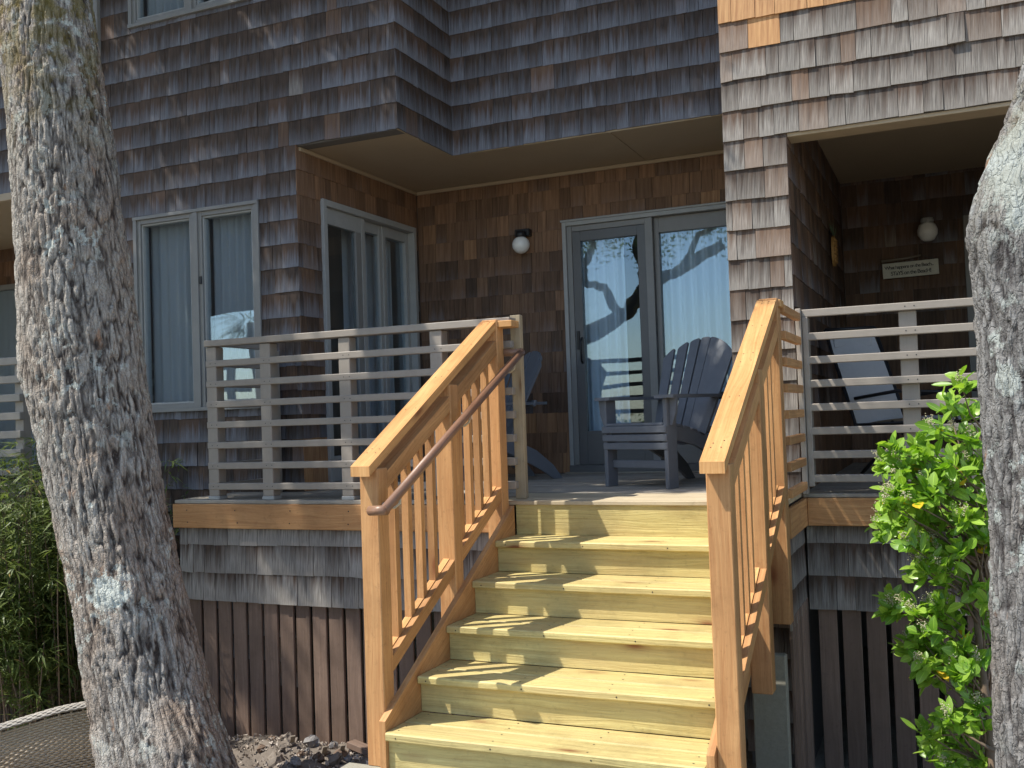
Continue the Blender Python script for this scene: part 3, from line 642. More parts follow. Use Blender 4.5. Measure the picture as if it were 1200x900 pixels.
def score(s):
    c = s['O']+s['U']*((s['a']+s['b'])/2)+Z*((s['zb']+s['zt'])/2)
    q = px(c)
    if not q or not (-5 < q[0] < 1200 and -5 < q[1] < 905): return 0
    if q[0] < 118+max(0, q[1]-400)*.25 or (q[0] > 1150 and q[1] > 110): return 0
    a = px(s['O']+s['U']*s['a']+Z*s['zb']); b_ = px(s['O']+s['U']*s['b']+Z*s['zb'])
    return abs(a[0]-b_[0])*(s['zt']-s['zb'])/q[2]*((c-CP).normalized().dot(-s['N']) > 0)
def emit(owner, lim=300):
    L = [s for s in SH if s['owner'] is owner]
    L.sort(key=score, reverse=True); rest = MB()
    for k, s in enumerate(L):
        if k < lim and score(s) > 0:
            m = MB(); shin(m, s, k); m.obj('shingle', 'shingle', owner)
        else: shin(rest, s, k)
    if rest.v: rest.obj('shingles', 'shingle', owner, kind='stuff')
emit(house); emit(deck)

# ------------------------------------------------------------------ gallery rails (taupe)
def rails_x(e, x0, x1, y, ztop, posts, n=8, p=.1445, zb=.027):
    for i in range(n):
        z = ztop-p*i; MB().b(x0, x1, y, y+.04, z-.046, z, 0, .004).obj('rail_slat', 'rail', e)
    for px_ in posts: MB().b(px_, px_+.088, y+.041, y+.115, zb, ztop-.048, 2, .004).obj('post', 'rail', e)
lr = empty('porch_railing', (-1.2, .06, .026), 'taupe slatted railing along the left deck edge, ending at the orange stair', 'railing', group='taupe slatted railings')
def front_posts(e, xs, y, ztop, zb, n=8, p=.1445):
    for x_ in xs:
        MB().b(x_, x_+.088, y+.004, y+.088, zb, ztop-.048, 2, .004).obj('post', 'rail', e)
YL = .015
front_posts(lr, (-2.372, -1.905, -1.26, -.57), YL, 1.151, .05)
MB().b(-.045, .024, YL+.095, YL+.14, .026, 1.172, 2, .004).obj('post', 'newpost', lr)
MB().b(-2.31, -2.225, .59, .675, .026, 1.10, 2, .004).obj('post', 'rail', lr)
for i in range(8):
    z = 1.152-.1445*i
    MB().b(-2.375, .0, YL-.012 if i == 0 else YL, YL+.05 if i else YL+.09, z-.046, z, 0, .004).obj('rail_slat', 'rail', lr)
    MB().b(-2.30, -2.262, YL+.09, .588, z-.046, z, 1, .004).obj('rail_slat', 'rail', lr)
for x_ in (-2.372, -1.905, -1.26): MB().b(x_-.005, x_+.093, YL, YL+.09, .026, .05, 0, .003).obj('post_foot', 'trim_light', lr)
rr_ = empty('porch_railing', (2.5, .66, .012), 'taupe slatted railing of the right porch, behind the leafy green shrub', 'railing', group='taupe slatted railings')
for i in range(8):
    z = 1.124-.1425*i
    MB().b(1.655, 3.9, .63, .668, z-.046, z, 0, .004).obj('rail_slat', 'rail', rr_)
for x_ in (2.20, 3.0): MB().b(x_, x_+.098, .669, .72, .012, 1.078, 2, .004).obj('post', 'rail', rr_)
MB().b(1.622, 1.654, .60, .69, .012, 1.13, 2, .004).obj('post', 'rail', rr_); MB().b(1.6555, 1.69, .625, .72, .055, 1.078, 2, .004).obj('post', 'rail', rr_)

# ------------------------------------------------------------------ stairs
RUN, RISE = .3204, .18
st = empty('staircase', (.75, -1.6, -1.08), 'straight flight of fresh greenish pine steps climbing to the deck', 'staircase')
for k in range(1, 7):
    z = -RISE*k; yf = -RUN*k
    if k < 6:
        for (a, b_) in ((yf, yf+.173), (yf+.184, yf+.357)):
            MB().b(.001, 1.499, a, b_, z-.038, z+R.uniform(-.0006, .0006), 0, .006).obj('tread_board', 'pine', st)
    MB().b(.001, 1.499, yf+RUN+(.0 if k == 1 else .038), yf+RUN+(.0 if k == 1 else .038)+.026, z+.0005, z+RISE-(.0 if k == 1 else .0385), 0, .002).obj('riser', 'pine', st)
def sz(y_): return -.001+.542*(y_+.016)
for x0, x1 in ((-.032, .0), (1.50, 1.532)):
    MB().slopebar(x0, x1, [(-1.588, sz(-1.588)), (-1.588, -1.10), (-1.50, -1.10), (-.02, sz(-.02)-.36), (-.02, sz(-.02))][::-1][1:]+[(-.02, sz(-.02))]).obj('stringer', 'cedar', st)

CAPS = .533
def capz(y_): return .33+CAPS*(y_+1.6)
def stair_rail(side, label):
    L = side < 0
    nx = -.130 if L else 1.532; cx = -.140 if L else 1.522; e = empty('stair_railing', (nx+.05, -1.0, -.5), label, 'railing', group='cedar stair railings')
    W_ = .10
    def post(y0, zb, zt): MB().b(nx, nx+W_, y0, y0+.095, zb, zt, 2, .004).obj('newel_post', 'cedar', e)
    post(-1.54, -1.083, capz(-1.53)-.052); post(-.765, -.82, capz(-.76)-.052); post(-.125, -.62, 1.128)
    yb = -.115; t = .044
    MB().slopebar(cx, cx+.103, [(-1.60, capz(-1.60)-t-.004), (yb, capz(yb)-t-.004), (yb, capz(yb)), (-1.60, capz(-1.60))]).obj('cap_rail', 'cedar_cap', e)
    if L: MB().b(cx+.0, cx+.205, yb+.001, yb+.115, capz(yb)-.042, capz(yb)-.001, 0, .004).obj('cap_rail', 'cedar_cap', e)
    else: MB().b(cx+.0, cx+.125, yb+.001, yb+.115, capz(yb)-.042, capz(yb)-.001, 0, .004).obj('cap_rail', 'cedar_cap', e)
    # sub rails and bottom rails in two bays
    bx0, bx1 = nx+.022, nx+.095
    for (y0, y1, bal) in ((-1.445, -.765, (-1.31, -1.178, -1.046, -.914)), (-.67, -.125, (-.585, -.455, -.330, -.205))):
        s = lambda q, d: capz(q)-d
        MB().slopebar(bx0, bx1, [(y0, s(y0, .20)), (y1, s(y1, .20)), (y1, s(y1, .115)), (y0, s(y0, .115))]).obj('sub_rail', 'cedar', e)
        MB().slopebar(bx0, bx1-.03, [(y0, s(y0, 1.055)), (y1, s(y1, 1.055)), (y1, s(y1, 1.012)), (y0, s(y0, 1.012))]).obj('bottom_rail', 'cedar', e)
        MB().slopebar(bx1-.029 if True else 0, bx1, [(y0, s(y0, 1.075)), (y1, s(y1, 1.075)), (y1, s(y1, 1.0)), (y0, s(y0, 1.0))]).obj('bottom_rail', 'cedar', e)
        ys = [y0]+list(bal)+[y1]
        for q in bal:
            MB().slopebar(bx0+.004, bx0+.042, [(q-.019, s(q-.019, 1.012)), (q+.019, s(q+.019, 1.012)), (q+.019, s(q+.019, .20)), (q-.019, s(q-.019, .20))][1:]+[(q-.019, s(q-.019, 1.012))]).obj('baluster', 'cedar', e)
        for i in range(len(ys)-1):
            a = ys[i]+(.0195 if i else 0); b_ = ys[i+1]-(.0195 if i < len(ys)-2 else 0)
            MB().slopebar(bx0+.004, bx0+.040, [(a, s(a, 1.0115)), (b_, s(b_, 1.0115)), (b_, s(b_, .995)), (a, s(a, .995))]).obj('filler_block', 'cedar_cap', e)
    if L:
        def hz(y_): return .140+.482*(y_+1.62)
        X = .062
        h = MB(); h.tube([(X, -1.64, hz(-1.64)), (X, .03, hz(.03))], .0235, 14); h.obj('handrail', 'handrail', e, True)
        h = MB(); h.tube([(nx+.1, -1.615, hz(-1.64)-.006), (X+.012, -1.64, hz(-1.64))], .0235, 14); h.obj('handrail', 'handrail', e, True)
        h = MB(); h.tube([(nx+.1, -.03, hz(.02)), (X+.012, .02, hz(.02))], .0235, 14); h.obj('handrail', 'handrail', e, True)
        for q in (-1.49, -.72, -.08):
            z_ = hz(q)-.02; b2 = MB(); b2.tube([(nx+.1, q, z_-.055), (X-.03, q, z_-.055), (X-.004, q, z_-.035), (X, q, z_-.002)], .0065, 8)
            b2.tube([(nx+.098, q, z_-.055), (nx+.108, q, z_-.055)], .026, 14); b2.obj('bracket', 'metal', e, True)
    else:
        for i in range(8):
            z = 1.10-.1445*i; MB().b(1.618, 1.655, -.025, .585, z-.046, z, 1, .003).obj('rail_slat', 'cedar', e)
        MB().b(1.5, 1.60, -.135, -.126, -.60, -.30, 2, .002)
    return e
stair_rail(-1, 'left orange cedar stair railing with a round brown handrail'); stair_rail(1, 'right orange cedar stair railing beside the shingled column')

# ------------------------------------------------------------------ noise in numpy
def h3(i, j, k, s=0):
    n = (i.astype(np.int64)*374761393+j.astype(np.int64)*668265263+k.astype(np.int64)*2147483647+s*974634777) & 0xffffffff
    n = ((n ^ (n >> 13))*1274126177) & 0xffffffff; n = ((n ^ (n >> 15))*2246822519) & 0xffffffff
    return ((n ^ (n >> 16)) & 0xffffff)/16777215.
def vnoise(P, s=0):
    I = np.floor(P); F = P-I; F = F*F*(3-2*F); r = 0
    for a in (0, 1):
        for b in (0, 1):
            for c in (0, 1):
                w = (F[:, 0] if a else 1-F[:, 0])*(F[:, 1] if b else 1-F[:, 1])*(F[:, 2] if c else 1-F[:, 2])
                r = r+w*h3(I[:, 0]+a, I[:, 1]+b, I[:, 2]+c, s)
    return r
def fbm(P, o=4, s=0):
    r = 0; a = .5; t = 0
    for k in range(o): r = r+a*vnoise(P*2**k, s+k); t += a; a *= .55
    return r/t
def worley(P, s=0):
    I = np.floor(P); f1 = np.full(len(P), 9.); f2 = np.full(len(P), 9.); cid = np.zeros(len(P))
    for a in (-1, 0, 1):
        for b in (-1, 0, 1):
            for c in (-1, 0, 1):
                i, j, k = I[:, 0]+a, I[:, 1]+b, I[:, 2]+c
                d = np.sqrt((i+h3(i, j, k, s)-P[:, 0])**2+(j+h3(i, j, k, s+1)-P[:, 1])**2+(k+h3(i, j, k, s+2)-P[:, 2])**2)
                m = d < f1; f2 = np.where(m, f1, np.minimum(f2, d)); cid = np.where(m, h3(i, j, k, s+3), cid); f1 = np.where(m, d, f1)
    return f1, f2, cid
def trunk(name, pts, mat, parent, nu=280, dh=.0085, bumps=(), depth=.02, seed=0, cell=(.044, .25)):
    """pts: (x,y,z,r) bottom to top, smooth interpolated"""
    pts = np.array(pts, float); zs = pts[:, 2]; L = zs[-1]-zs[0]; nv = int(L/dh)
    z = np.linspace(zs[0], zs[-1], nv)
    def interp(c):
        # monotone cubic-ish: smooth by box filter
        zz = np.interp(z, zs, pts[:, c]); k = max(3, int(.18/dh)); pad = np.concatenate([np.full(k, zz[0]), zz, np.full(k, zz[-1])]); ker = np.hanning(2*k+1); ker /= ker.sum()
        return np.convolve(pad, ker, 'valid')
    cx, cy, r = interp(0), interp(1), interp(3)
    th = np.linspace(0, 2*np.pi, nu, endpoint=False); T, Zg = np.meshgrid(th, z); Rg = np.repeat(r[:, None], nu, 1)
    D = np.stack([np.cos(T), np.sin(T), np.zeros_like(T)], -1).reshape(-1, 3)
    C = np.stack([np.repeat(cx[:, None], nu, 1), np.repeat(cy[:, None], nu, 1), Zg], -1).reshape(-1, 3); Rf = Rg.reshape(-1)
    low = fbm(np.stack([D[:, 0]*1.3+seed, D[:, 1]*1.3, C[:, 2]*1.1], -1), 3, seed)-.5
    Rf = Rf*(1+.16*low)
    P = C+D*Rf[:, None]
    for (bx, by, bz, br, bh) in bumps:
        d = np.sqrt(((P-np.array([bx, by, bz]))**2).sum(1)); Rf = Rf+bh*np.exp(-(d/br)**2)
    P = C+D*Rf[:, None]
    Q = np.stack([D[:, 0]*r.mean()/cell[0], D[:, 1]*r.mean()/cell[0], C[:, 2]/cell[1]], -1)
    wrp = np.stack([fbm(Q*.9+7, 3, 11)-.5, fbm(Q*.9+17, 3, 12)-.5, fbm(Q*.9+27, 3, 13)-.5], -1)
    f1, f2, cid = worley(Q+wrp*2.1, seed+5); e = np.clip((f2-f1)/.30, 0, 1); e = e*e*(3-2*e)
    g1, g2, _ = worley(Q*np.array([2.1, 2.1, 1.5])+wrp*2.2+3, seed+9); e2 = np.clip((g2-g1)/.34, 0, 1); e2 = e2*e2*(3-2*e2)
    fine = fbm(P*np.array([48, 48, 15.]), 4, 21)
    rel = e*(.7+.3*cid)*.62*(.55+.45*e2)+fine*.62-.06
    disp = depth*(rel-.55)+.012*(fbm(P*9, 3, 31)-.5)
    P = C+D*(Rf+disp)[:, None]
    i = np.arange(nv-1)[:, None]*nu; k = np.arange(nu)[None, :]; q = (k+1) % nu
    F = np.stack([i+k, i+q, i+nu+q, i+nu+k], -1).reshape(-1, 4)
    me = bpy.data.meshes.new(name); me.vertices.add(len(P)); me.vertices.foreach_set('co', P.astype(np.float32).ravel())
    me.loops.add(F.size); me.loops.foreach_set('vertex_index', F.astype(np.int32).ravel()); me.polygons.add(len(F)); me.polygons.foreach_set('loop_start', np.arange(0, F.size, 4, dtype=np.int32))
    me.polygons.foreach_set('use_smooth', np.ones(len(F), dtype=bool)); me.update(calc_edges=True)
    a = me.attributes.new('relief', 'FLOAT', 'POINT'); a.data.foreach_set('value', np.clip(rel, 0, 1).astype(np.float32))
    uvl = me.uv_layers.new(name='UVMap')
    me.materials.append(M[mat]); o = bpy.data.objects.new(name, me); COL.objects.link(o); o.parent = parent; o.matrix_parent_inverse = wm(parent).inverted(); return o

def leafgeo(m, P, d, n, L, W, fold=.25, segs=2, tint=None):
    """a pointed oval leaf from P along d, facing n"""
    d = V(d).normalized(); n = V(n); sd = d.cross(n)
    if sd.length < 1e-3: sd = d.orthogonal()
    sd.normalize(); n = sd.cross(d); t = tint or (R.random(), R.random(), 0); i = len(m.v); P = V(P)
    prof = [(0, .06), (.3, .85), (.6, 1.), (.85, .6), (1., .04)] if segs > 2 else ([(0, .08), (.45, 1.), (1., .05)] if segs == 2 else [(0, .5), (1, .5)])
    cv = R.uniform(-.1, .3)
    for (a, w) in prof:
        c = P+d*(a*L)-n*(cv*L*a*a); wv = sd*(w*W/2); up_ = n*(fold*w*W/2)
        m.v += [tuple(c-wv+up_), tuple(c), tuple(c+wv+up_)]; m.tint += [t]*3
    for k in range(len(prof)-1):
        a, b_ = i+3*k, i+3*k+3; p, q = prof[k][0], prof[k+1][0]
        m.face([a, a+1, b_+1, b_], [(0, p), (.5, p), (.5, q), (0, q)]); m.face([a+1, a+2, b_+2, b_+1], [(.5, p), (1, p), (1, q), (.5, q)])
def rvec():
    while True:
        v = V((R.uniform(-1, 1), R.uniform(-1, 1), R.uniform(-1, 1)))
        if .1 < v.length < 1: return v.normalized()
def arr_leaves(name, P, Dv, Nv, L, W, mat, parent, **props):
    """many leaves at once: two triangles-pairs folded about the rib"""
    n = len(P); S = np.cross(Dv, Nv); S /= np.linalg.norm(S, axis=1)[:, None]+1e-9; Nn = np.cross(S, Dv)
    L = L[:, None]; W = W[:, None]
    v = np.stack([P, P+Dv*L*.45-S*W*.5+Nn*W*.15, P+Dv*L*.5, P+Dv*L*.45+S*W*.5+Nn*W*.15, P+Dv*L-Nn*L*.12], 1).reshape(-1, 3)
    b = np.arange(n)[:, None]*5; F = np.concatenate([b+np.array([[0, 2, 4, 1]]), b+np.array([[0, 3, 4, 2]])], 1).reshape(-1, 4)
    me = bpy.data.meshes.new(name); me.vertices.add(len(v)); me.vertices.foreach_set('co', v.astype(np.float32).ravel()); me.loops.add(F.size); me.loops.foreach_set('vertex_index', F.astype(np.int32).ravel())
    me.polygons.add(len(F)); me.polygons.foreach_set('loop_start', np.arange(0, F.size, 4, dtype=np.int32)); me.update(calc_edges=True)
    uvl = me.uv_layers.new(name='UVMap'); uvl.data.foreach_set('uv', np.tile(np.array([.5, 0, .5, .5, .5, 1, 0, .45, .5, 0, 1, .45, .5, 1, .5, .5], dtype=np.float32), n))
    a = me.attributes.new('tint', 'FLOAT_COLOR', 'POINT'); t = np.ones((n, 5, 4), dtype=np.float32); t[:, :, 0] = np.random.rand(n)[:, None]; t[:, :, 1] = np.random.rand(n)[:, None]; a.data.foreach_set('color', t.ravel())
    me.materials.append(M[mat]); o = bpy.data.objects.new(name, me); COL.objects.link(o); o.parent = parent; o.matrix_parent_inverse = wm(parent).inverted()
    for k_, v_ in props.items(): o[k_] = v_
    return o
def crown(parent, centers, per, rad_, L=.075, W=.036, mat='oakleaf', name='crown'):
    rs = np.random.RandomState(5); C = np.array(centers, float); n = len(C)*per
    off = rs.randn(n, 3)*rad_*.5; off[:, 2] *= .7; P = np.repeat(C, per, 0)+off
    D = rs.randn(n, 3); D /= np.linalg.norm(D, axis=1)[:, None]; N = rs.randn(n, 3); N[:, 2] += 1.5; N /= np.linalg.norm(N, axis=1)[:, None]
    return arr_leaves(name, P, D, N, rs.uniform(.8, 1.3, n)*L, rs.uniform(.8, 1.3, n)*W, mat, parent)

# ------------------------------------------------------------------ left oak
oak = empty('oak_tree', (-1.5, -1.4, -1.5), 'leaning oak with thick grey bark and white lichen patches, left of the stairs', 'tree')
LT = [(-1.38, -1.42, -1.75, .47), (-1.41, -1.4, -1.55, .395), (-1.49, -1.38, -1.32, .35), (-1.605, -1.36, -1.0, .32), (-1.775, -1.34, -.42, .305), (-1.93, -1.33, .076, .310), (-2.075, -1.32, .7, .318), (-2.165, -1.31, 1.3, .312), (-2.27, -1.31, 2.2, .287), (-2.375, -1.31, 3.1, .258), (-2.52, -1.31, 3.9, .235), (-2.75, -1.33, 4.7, .22)]
trunk('trunk', LT, 'bark', oak, 300, .0082, bumps=[(-1.28, -1.55, -.50, .13, .085), (-1.27, -1.55, -1.08, .17, .09), (-1.53, -1.62, -.33, .09, .05), (-2.45, -1.55, .9, .2, .035), (-1.22, -1.5, -1.35, .2, .08)], depth=.024, seed=2)
m = MB()
def limb(m, pts, r0, r1, seg=9):
    P = [V(p) for p in pts]; out = []; n = 5
    for i in range(len(P)-1):
        a, b_ = P[i], P[i+1]
        for k in range(n): out.append(a.lerp(b_, k/n)+rvec()*.03)
    out.append(P[-1]); m.tube(out, [r0+(r1-r0)*i/(len(out)-1) for i in range(len(out))], seg)
for (pts, a, b_) in (([(-2.7, -1.33, 4.5), (-3.3, -1.0, 5.5), (-3.9, -.6, 6.4), (-5.0, -.2, 7.0)], .17, .06), ([(-2.72, -1.33, 4.6), (-2.3, -.8, 5.6), (-2.2, -.2, 6.5), (-1.2, .4, 7.0)], .14, .05), ([(-2.75, -1.33, 4.65), (-3.6, -2.0, 5.8), (-5.2, -2.2, 6.7), (-7, -2.4, 7.1)], .13, .04), ([(-2.25, -.3, 6.4), (-2.9, .1, 6.9), (-3.4, .4, 7.2)], .06, .03), ([(-5.0, -.2, 7.0), (-6.4, .3, 7.2), (-7.6, .6, 7.3)], .06, .02)):
    limb(m, pts, a, b_)
m.obj('limb', 'bark', oak, True)
cs = []
while len(cs) < 2100:
    x_, y_ = R.uniform(-8.8, .3), R.uniform(-3.3, 1.3)
    ok = (x_ < -5.05 and y_ > -3.1+.25*math.sin(x_*3)) or (x_ < 1.434*y_-.02 and y_ > -2.06+.03*math.sin(x_*5)) or (y_ > -.0) or (-2.5 < x_ < .3 and -2.65 < y_ < -2.05 and not (-1.98 < x_ < -1.3 and y_ < -2.2))  # unseen crown, outline shaped to shade walls and deck but spare the stairs
    if ok: cs.append((x_, y_, R.uniform(6.7, 7.5)))
crown(oak, cs, 52, .15, .082, .040)

# ------------------------------------------------------------------ right oak
oak2 = empty('oak_tree', (2.9, -1.9, -1.4), 'dark oak trunk crusted with pale mint lichen, in front of the right porch', 'tree')
RT = [(2.80, -1.9, -1.75, .38), (2.80, -1.9, -1.4, .30), (2.815, -1.9, -.69, .262), (2.825, -1.9, .1, .258), (2.835, -1.9, .6, .268), (2.84, -1.9, 1.02, .275), (2.87, -1.9, 1.25, .29), (2.95, -1.9, 1.5, .255), (3.02, -1.9, 1.76, .24), (3.05, -1.9, 2.2, .25), (3.1, -1.9, 3.0, .24), (3.3, -1.8, 4.2, .2)]
trunk('trunk', RT, 'bark2', oak2, 240, .0085, bumps=[(2.56, -2.0, 1.08, .12, .03)], depth=.026, seed=31, cell=(.042, .21))
m = MB(); limb(m, [(3.3, -1.8, 4.1), (3.0, -1.6, 5.2), (2.2, -1.5, 6.2), (1.6, -1.8, 7.2)], .15, .04); limb(m, [(3.3, -1.8, 4.1), (4.0, -2.0, 5.2), (5.2, -2.4, 6.2)], .15, .05); limb(m, [(3.0, -1.7, 5.1), (3.4, -1.4, 6.4), (3.8, -1.4, 7.2)], .08, .03); m.obj('limb', 'bark2', oak2, True)
cs = []
while len(cs) < 380:
    x_, y_, z_ = R.uniform(2.6, 6.2), R.uniform(-3.6, -.4), R.uniform(5.6, 7.6)
    if (x_-4.4)**2/3.6+(y_+2)**2/2.6 < 1: cs.append((x_, y_, z_))
crown(oak2, cs, 40, .2)

# ------------------------------------------------------------------ shrub, bamboo
def atpx(x, y, d):
    return CP+(CR*((x-600)/CAM['f'])-CU*((y-450)/CAM['f'])+CF)*d
bush = empty('leafy_shrub', (2.6, -.7, -1.5), 'bright green broad leaved shrub with cream blossoms, in front of the right porch railing', 'shrub')
CL = [(1128, 455), (1112, 478), (1134, 490), (1140, 520), (1122, 512), (1098, 505), (1075, 527), (1052, 538), (1062, 560), (1085, 550), (1110, 545), (1135, 550), (1048, 585), (1070, 590), (1092, 580), (1118, 575), (1138, 585), (1052, 615), (1075, 610), (1040, 610), (1100, 612), (1125, 615), (1142, 620), (1068, 640), (1090, 645), (1115, 650), (1136, 650), (1085, 668), (1110, 678),
      (1140, 690), (1150, 720), (1052, 715), (1075, 720), (1100, 715), (1120, 735), (1090, 745), (1080, 765), (1105, 765), (1130, 760), (1145, 780), (1095, 790), (1118, 790), (1140, 800), (1146, 830), (1108, 850), (1128, 862), (1098, 868), (1140, 880), (1115, 895), (1150, 860), (1160, 640), (1160, 740), (1158, 560), (1150, 600)]
CL += [(x_+R.uniform(-14, 10), y_+R.uniform(-14, 14)) for x_, y_ in CL[6:]*2 if 510 < y_ < 900 and (x_ > 1045 or R.random() < .5)]
tw = MB(); leaves = []; fl = MB()
stem0 = atpx(1165, 900, 4.55); stem1 = atpx(1158, 600, 4.7)
tw.tube([V((2.62, -.75, -1.6)), stem0, atpx(1150, 780, 4.6), atpx(1140, 680, 4.7), stem1], [.03, .024, .018, .014, .01], 7)
tw.tube([atpx(1165, 880, 4.5), atpx(1130, 860, 4.6), atpx(1100, 862, 4.55)], [.01, .006, .003], 6)
for ci, (x_, y_) in enumerate(CL):
    d = R.uniform(4.45, 4.95); c = atpx(x_, y_, d); root = atpx(1155+R.uniform(-6, 6), min(895, y_+R.uniform(30, 90)), 4.65)
    mid = root.lerp(c, .55)+rvec()*.03; tw.tube([root, mid, c], [.006, .004, .002], 5)
    ax = (c-root).normalized(); ax = (ax+V((0, -.3, .6))).normalized()
    for k in range(R.randint(15, 21)):
        q = c+rvec()*R.uniform(.0, .06); dd = (rvec()+ax*.75).normalized(); nn = (V((-.3, -.5, 1.))+rvec()*.75)
        leaves.append((q, dd, nn, R.uniform(.045, .098), R.uniform(.026, .052), (q-CP).length))
    if ci % 4 in (0, 3) or R.random() < .15:
        t0 = c+ax*.04
        for k in range(60):
            q = t0+ax*R.uniform(0, .05)+rvec()*R.uniform(0, .026); s_ = R.uniform(.0022, .004); b0 = len(fl.v)
            for dv in ((s_, 0, 0), (0, s_, 0), (-s_, 0, 0), (0, -s_, 0), (0, 0, s_), (0, 0, -s_)): fl.v.append(tuple(q+V(dv))); fl.tint.append((R.random(), 0, 0))
            for f in ((0, 1, 4), (1, 2, 4), (2, 3, 4), (3, 0, 4), (1, 0, 5), (2, 1, 5), (3, 2, 5), (0, 3, 5)): fl.face([b0+z for z in f], [(0, 0)]*3)
leaves.sort(key=lambda l: l[5]-l[3]*6); rest = MB()
for k, (q, dd, nn, L_, W_, _) in enumerate(leaves):
    if k < 280: m = MB(); leafgeo(m, q, dd, nn, L_, W_, .3, 4); m.obj('leaf', 'bushleaf', bush, True)
    else: leafgeo(rest, q, dd, nn, L_, W_, .3, 4)
rest.obj('leaves', 'bushleaf', bush, True, kind='stuff'); tw.obj('branch', 'twig', bush, True); fl.obj('blossom', 'flower', bush, kind='stuff')

bam = empty('bamboo_clump', (-3.1, -.7, -1.66), 'dense dwarf bamboo clump growing behind the wicker chair', 'bamboo')
cul = MB(); P, D, N_, Ls, Ws = [], [], [], [], []
for i in range(460):
    x_, y_ = R.uniform(-5.0, -3.0), R.uniform(-1.0, .45); h = R.uniform(.9, 2.15)*(1 if x_ < -3.1 else .93); b0 = V((x_, y_, gz(x_, y_))); tip = b0+V((R.uniform(-.25, .25), R.uniform(-.25, .15), h))
    if i % 2 == 0: cul.tube([b0, b0.lerp(tip, .6)+rvec()*.02, tip], [.005, .004, .0015], 5, False)
    for k in range(28):
        f = R.uniform(.25, 1) ** .8; q = b0.lerp(tip, f)+rvec()*.06; ang = R.uniform(0, 6.28)
        for j in range(R.randint(3, 5)):
            a2 = ang+(j-2)*.45; dd = V((math.cos(a2), math.sin(a2), R.uniform(-.75, .55))).normalized(); P.append(tuple(q)); D.append(tuple(dd)); nn = V((0, 0, 1))+rvec()*.4; N_.append(tuple(nn)); Ls.append(R.uniform(.07, .15)); Ws.append(R.uniform(.010, .018))
P, D, N_, Ls, Ws = map(np.array, (P, D, N_, Ls, Ws))
arr_leaves('foliage', P, D, N_, Ls, Ws, 'bamboo', bam, kind='stuff'); cul.obj('culm', 'twig', bam, kind='stuff')

# palm beyond the photographer, seen mirrored in the window
palm = empty('palm_tree', (-12.6, -12.2, -1.1), 'small palm mirrored in the paired window beside the railing', 'palm tree')
m = MB(); m.tube([(-12.6, -12.2, -1.2), (-12.5, -12.2, 1.0), (-12.6, -12.1, 2.9)], [.16, .12, .11], 10); m.obj('trunk', 'twig', palm, True)
m = MB()
for i in range(34):
    a = R.uniform(0, 6.28); e = R.uniform(-.5, 1.2); dd = V((math.cos(a)*math.cos(e), math.sin(a)*math.cos(e), math.sin(e)))
    for j in range(9):
        sp = (rvec()*.35+dd).normalized(); leafgeo(m, V((-12.6, -12.1, 2.95))+dd*.4, sp, V((0, 0, 1)), R.uniform(.55, .8), .03, .2, 2)
m.obj('frond', 'bamboo', palm)

# ------------------------------------------------------------------ spoil heap
md = MB(); n = 46; ext = 1.35
for j in range(n+1):
    for i in range(n+1):
        x_ = -1.55+(i/n-.5)*2*ext; y_ = -.62+(j/n-.5)*1.3; r2 = ((x_+1.55)/1.15)**2+((y_+.40)/.55)**2
        hgt = .15*math.exp(-r2*1.1)*(1+.35*math.sin(x_*9)*math.cos(y_*11))+.02*math.sin(x_*23+y_*31)*math.exp(-r2)+R.uniform(-.006, .006)-.02
        md.v.append((x_, y_, gz(x_, y_)+hgt)); md.tint.append((.5, .5, 0))
for j in range(n):
    for i in range(n): a = j*(n+1)+i; md.face([a, a+1, a+n+2, a+n+1], [(i, j)]*4)
md.obj('spoil_heap', 'sand', smooth=True, kind='structure')
def heapz(x_, y_):
    r2 = ((x_+1.55)/1.15)**2+((y_+.40)/.55)**2; return gz(x_, y_)+.15*math.exp(-r2*1.1)*(1+.35*math.sin(x_*9)*math.cos(y_*11))-.02
def lump(loc, s, mat, name, seed, flat=.7):
    bmx = MB(); rs = random.Random(seed); k = 7; prof = 5
    for i in range(prof+1):
        a = -math.pi/2+math.pi*i/prof
        for j in range(k):
            b_ = 2*math.pi*j/k+rs.uniform(-.25, .25); rr = s*(1+rs.uniform(-.28, .28)); bmx.v.append((rr*math.cos(a)*math.cos(b_), rr*.8*math.cos(a)*math.sin(b_), rr*flat*math.sin(a))); bmx.tint.append((.5, .5, 0))
    for i in range(prof):
        for j in range(k): q = (j+1) % k; bmx.face([i*k+j, i*k+q, (i+1)*k+q, (i+1)*k+j], [(0, 0)]*4)
    o = bpy.data.objects.new(name, bmx.mesh(name, mat)); COL.objects.link(o); o.location = loc; o.rotation_euler = (rs.uniform(-.3, .3), rs.uniform(-.3, .3), rs.uniform(0, 6)); return o
spots = [(300, 888, .05), (318, 866, .045), (337, 862, .07), (365, 861, .09), (352, 880, .05), (378, 870, .06), (390, 862, .05), (400, 872, .07), (322, 884, .09), (346, 895, .06), (372, 888, .08), (392, 888, .09), (408, 884, .05), (306, 873, .05), (416, 892, .06), (360, 872, .04), (384, 897, .05), (330, 875, .04), (402, 897, .06), (412, 868, .045), (292, 896, .05), (310, 897, .05), (420, 900, .05), (340, 872, .035), (395, 879, .04)]
KN = [('stone', 'broken_stone', 'grey broken stones', 'stone'), ('clod', 'earth_clod', 'brown earth clods', 'clod'), ('sand', 'mortar_lump', 'pale mortar lumps', 'lump')]
ORD = ['leftmost', 'second from the left', 'third from the left', 'fourth from the left', 'fourth from the right', 'third from the right', 'second from the right', 'rightmost']
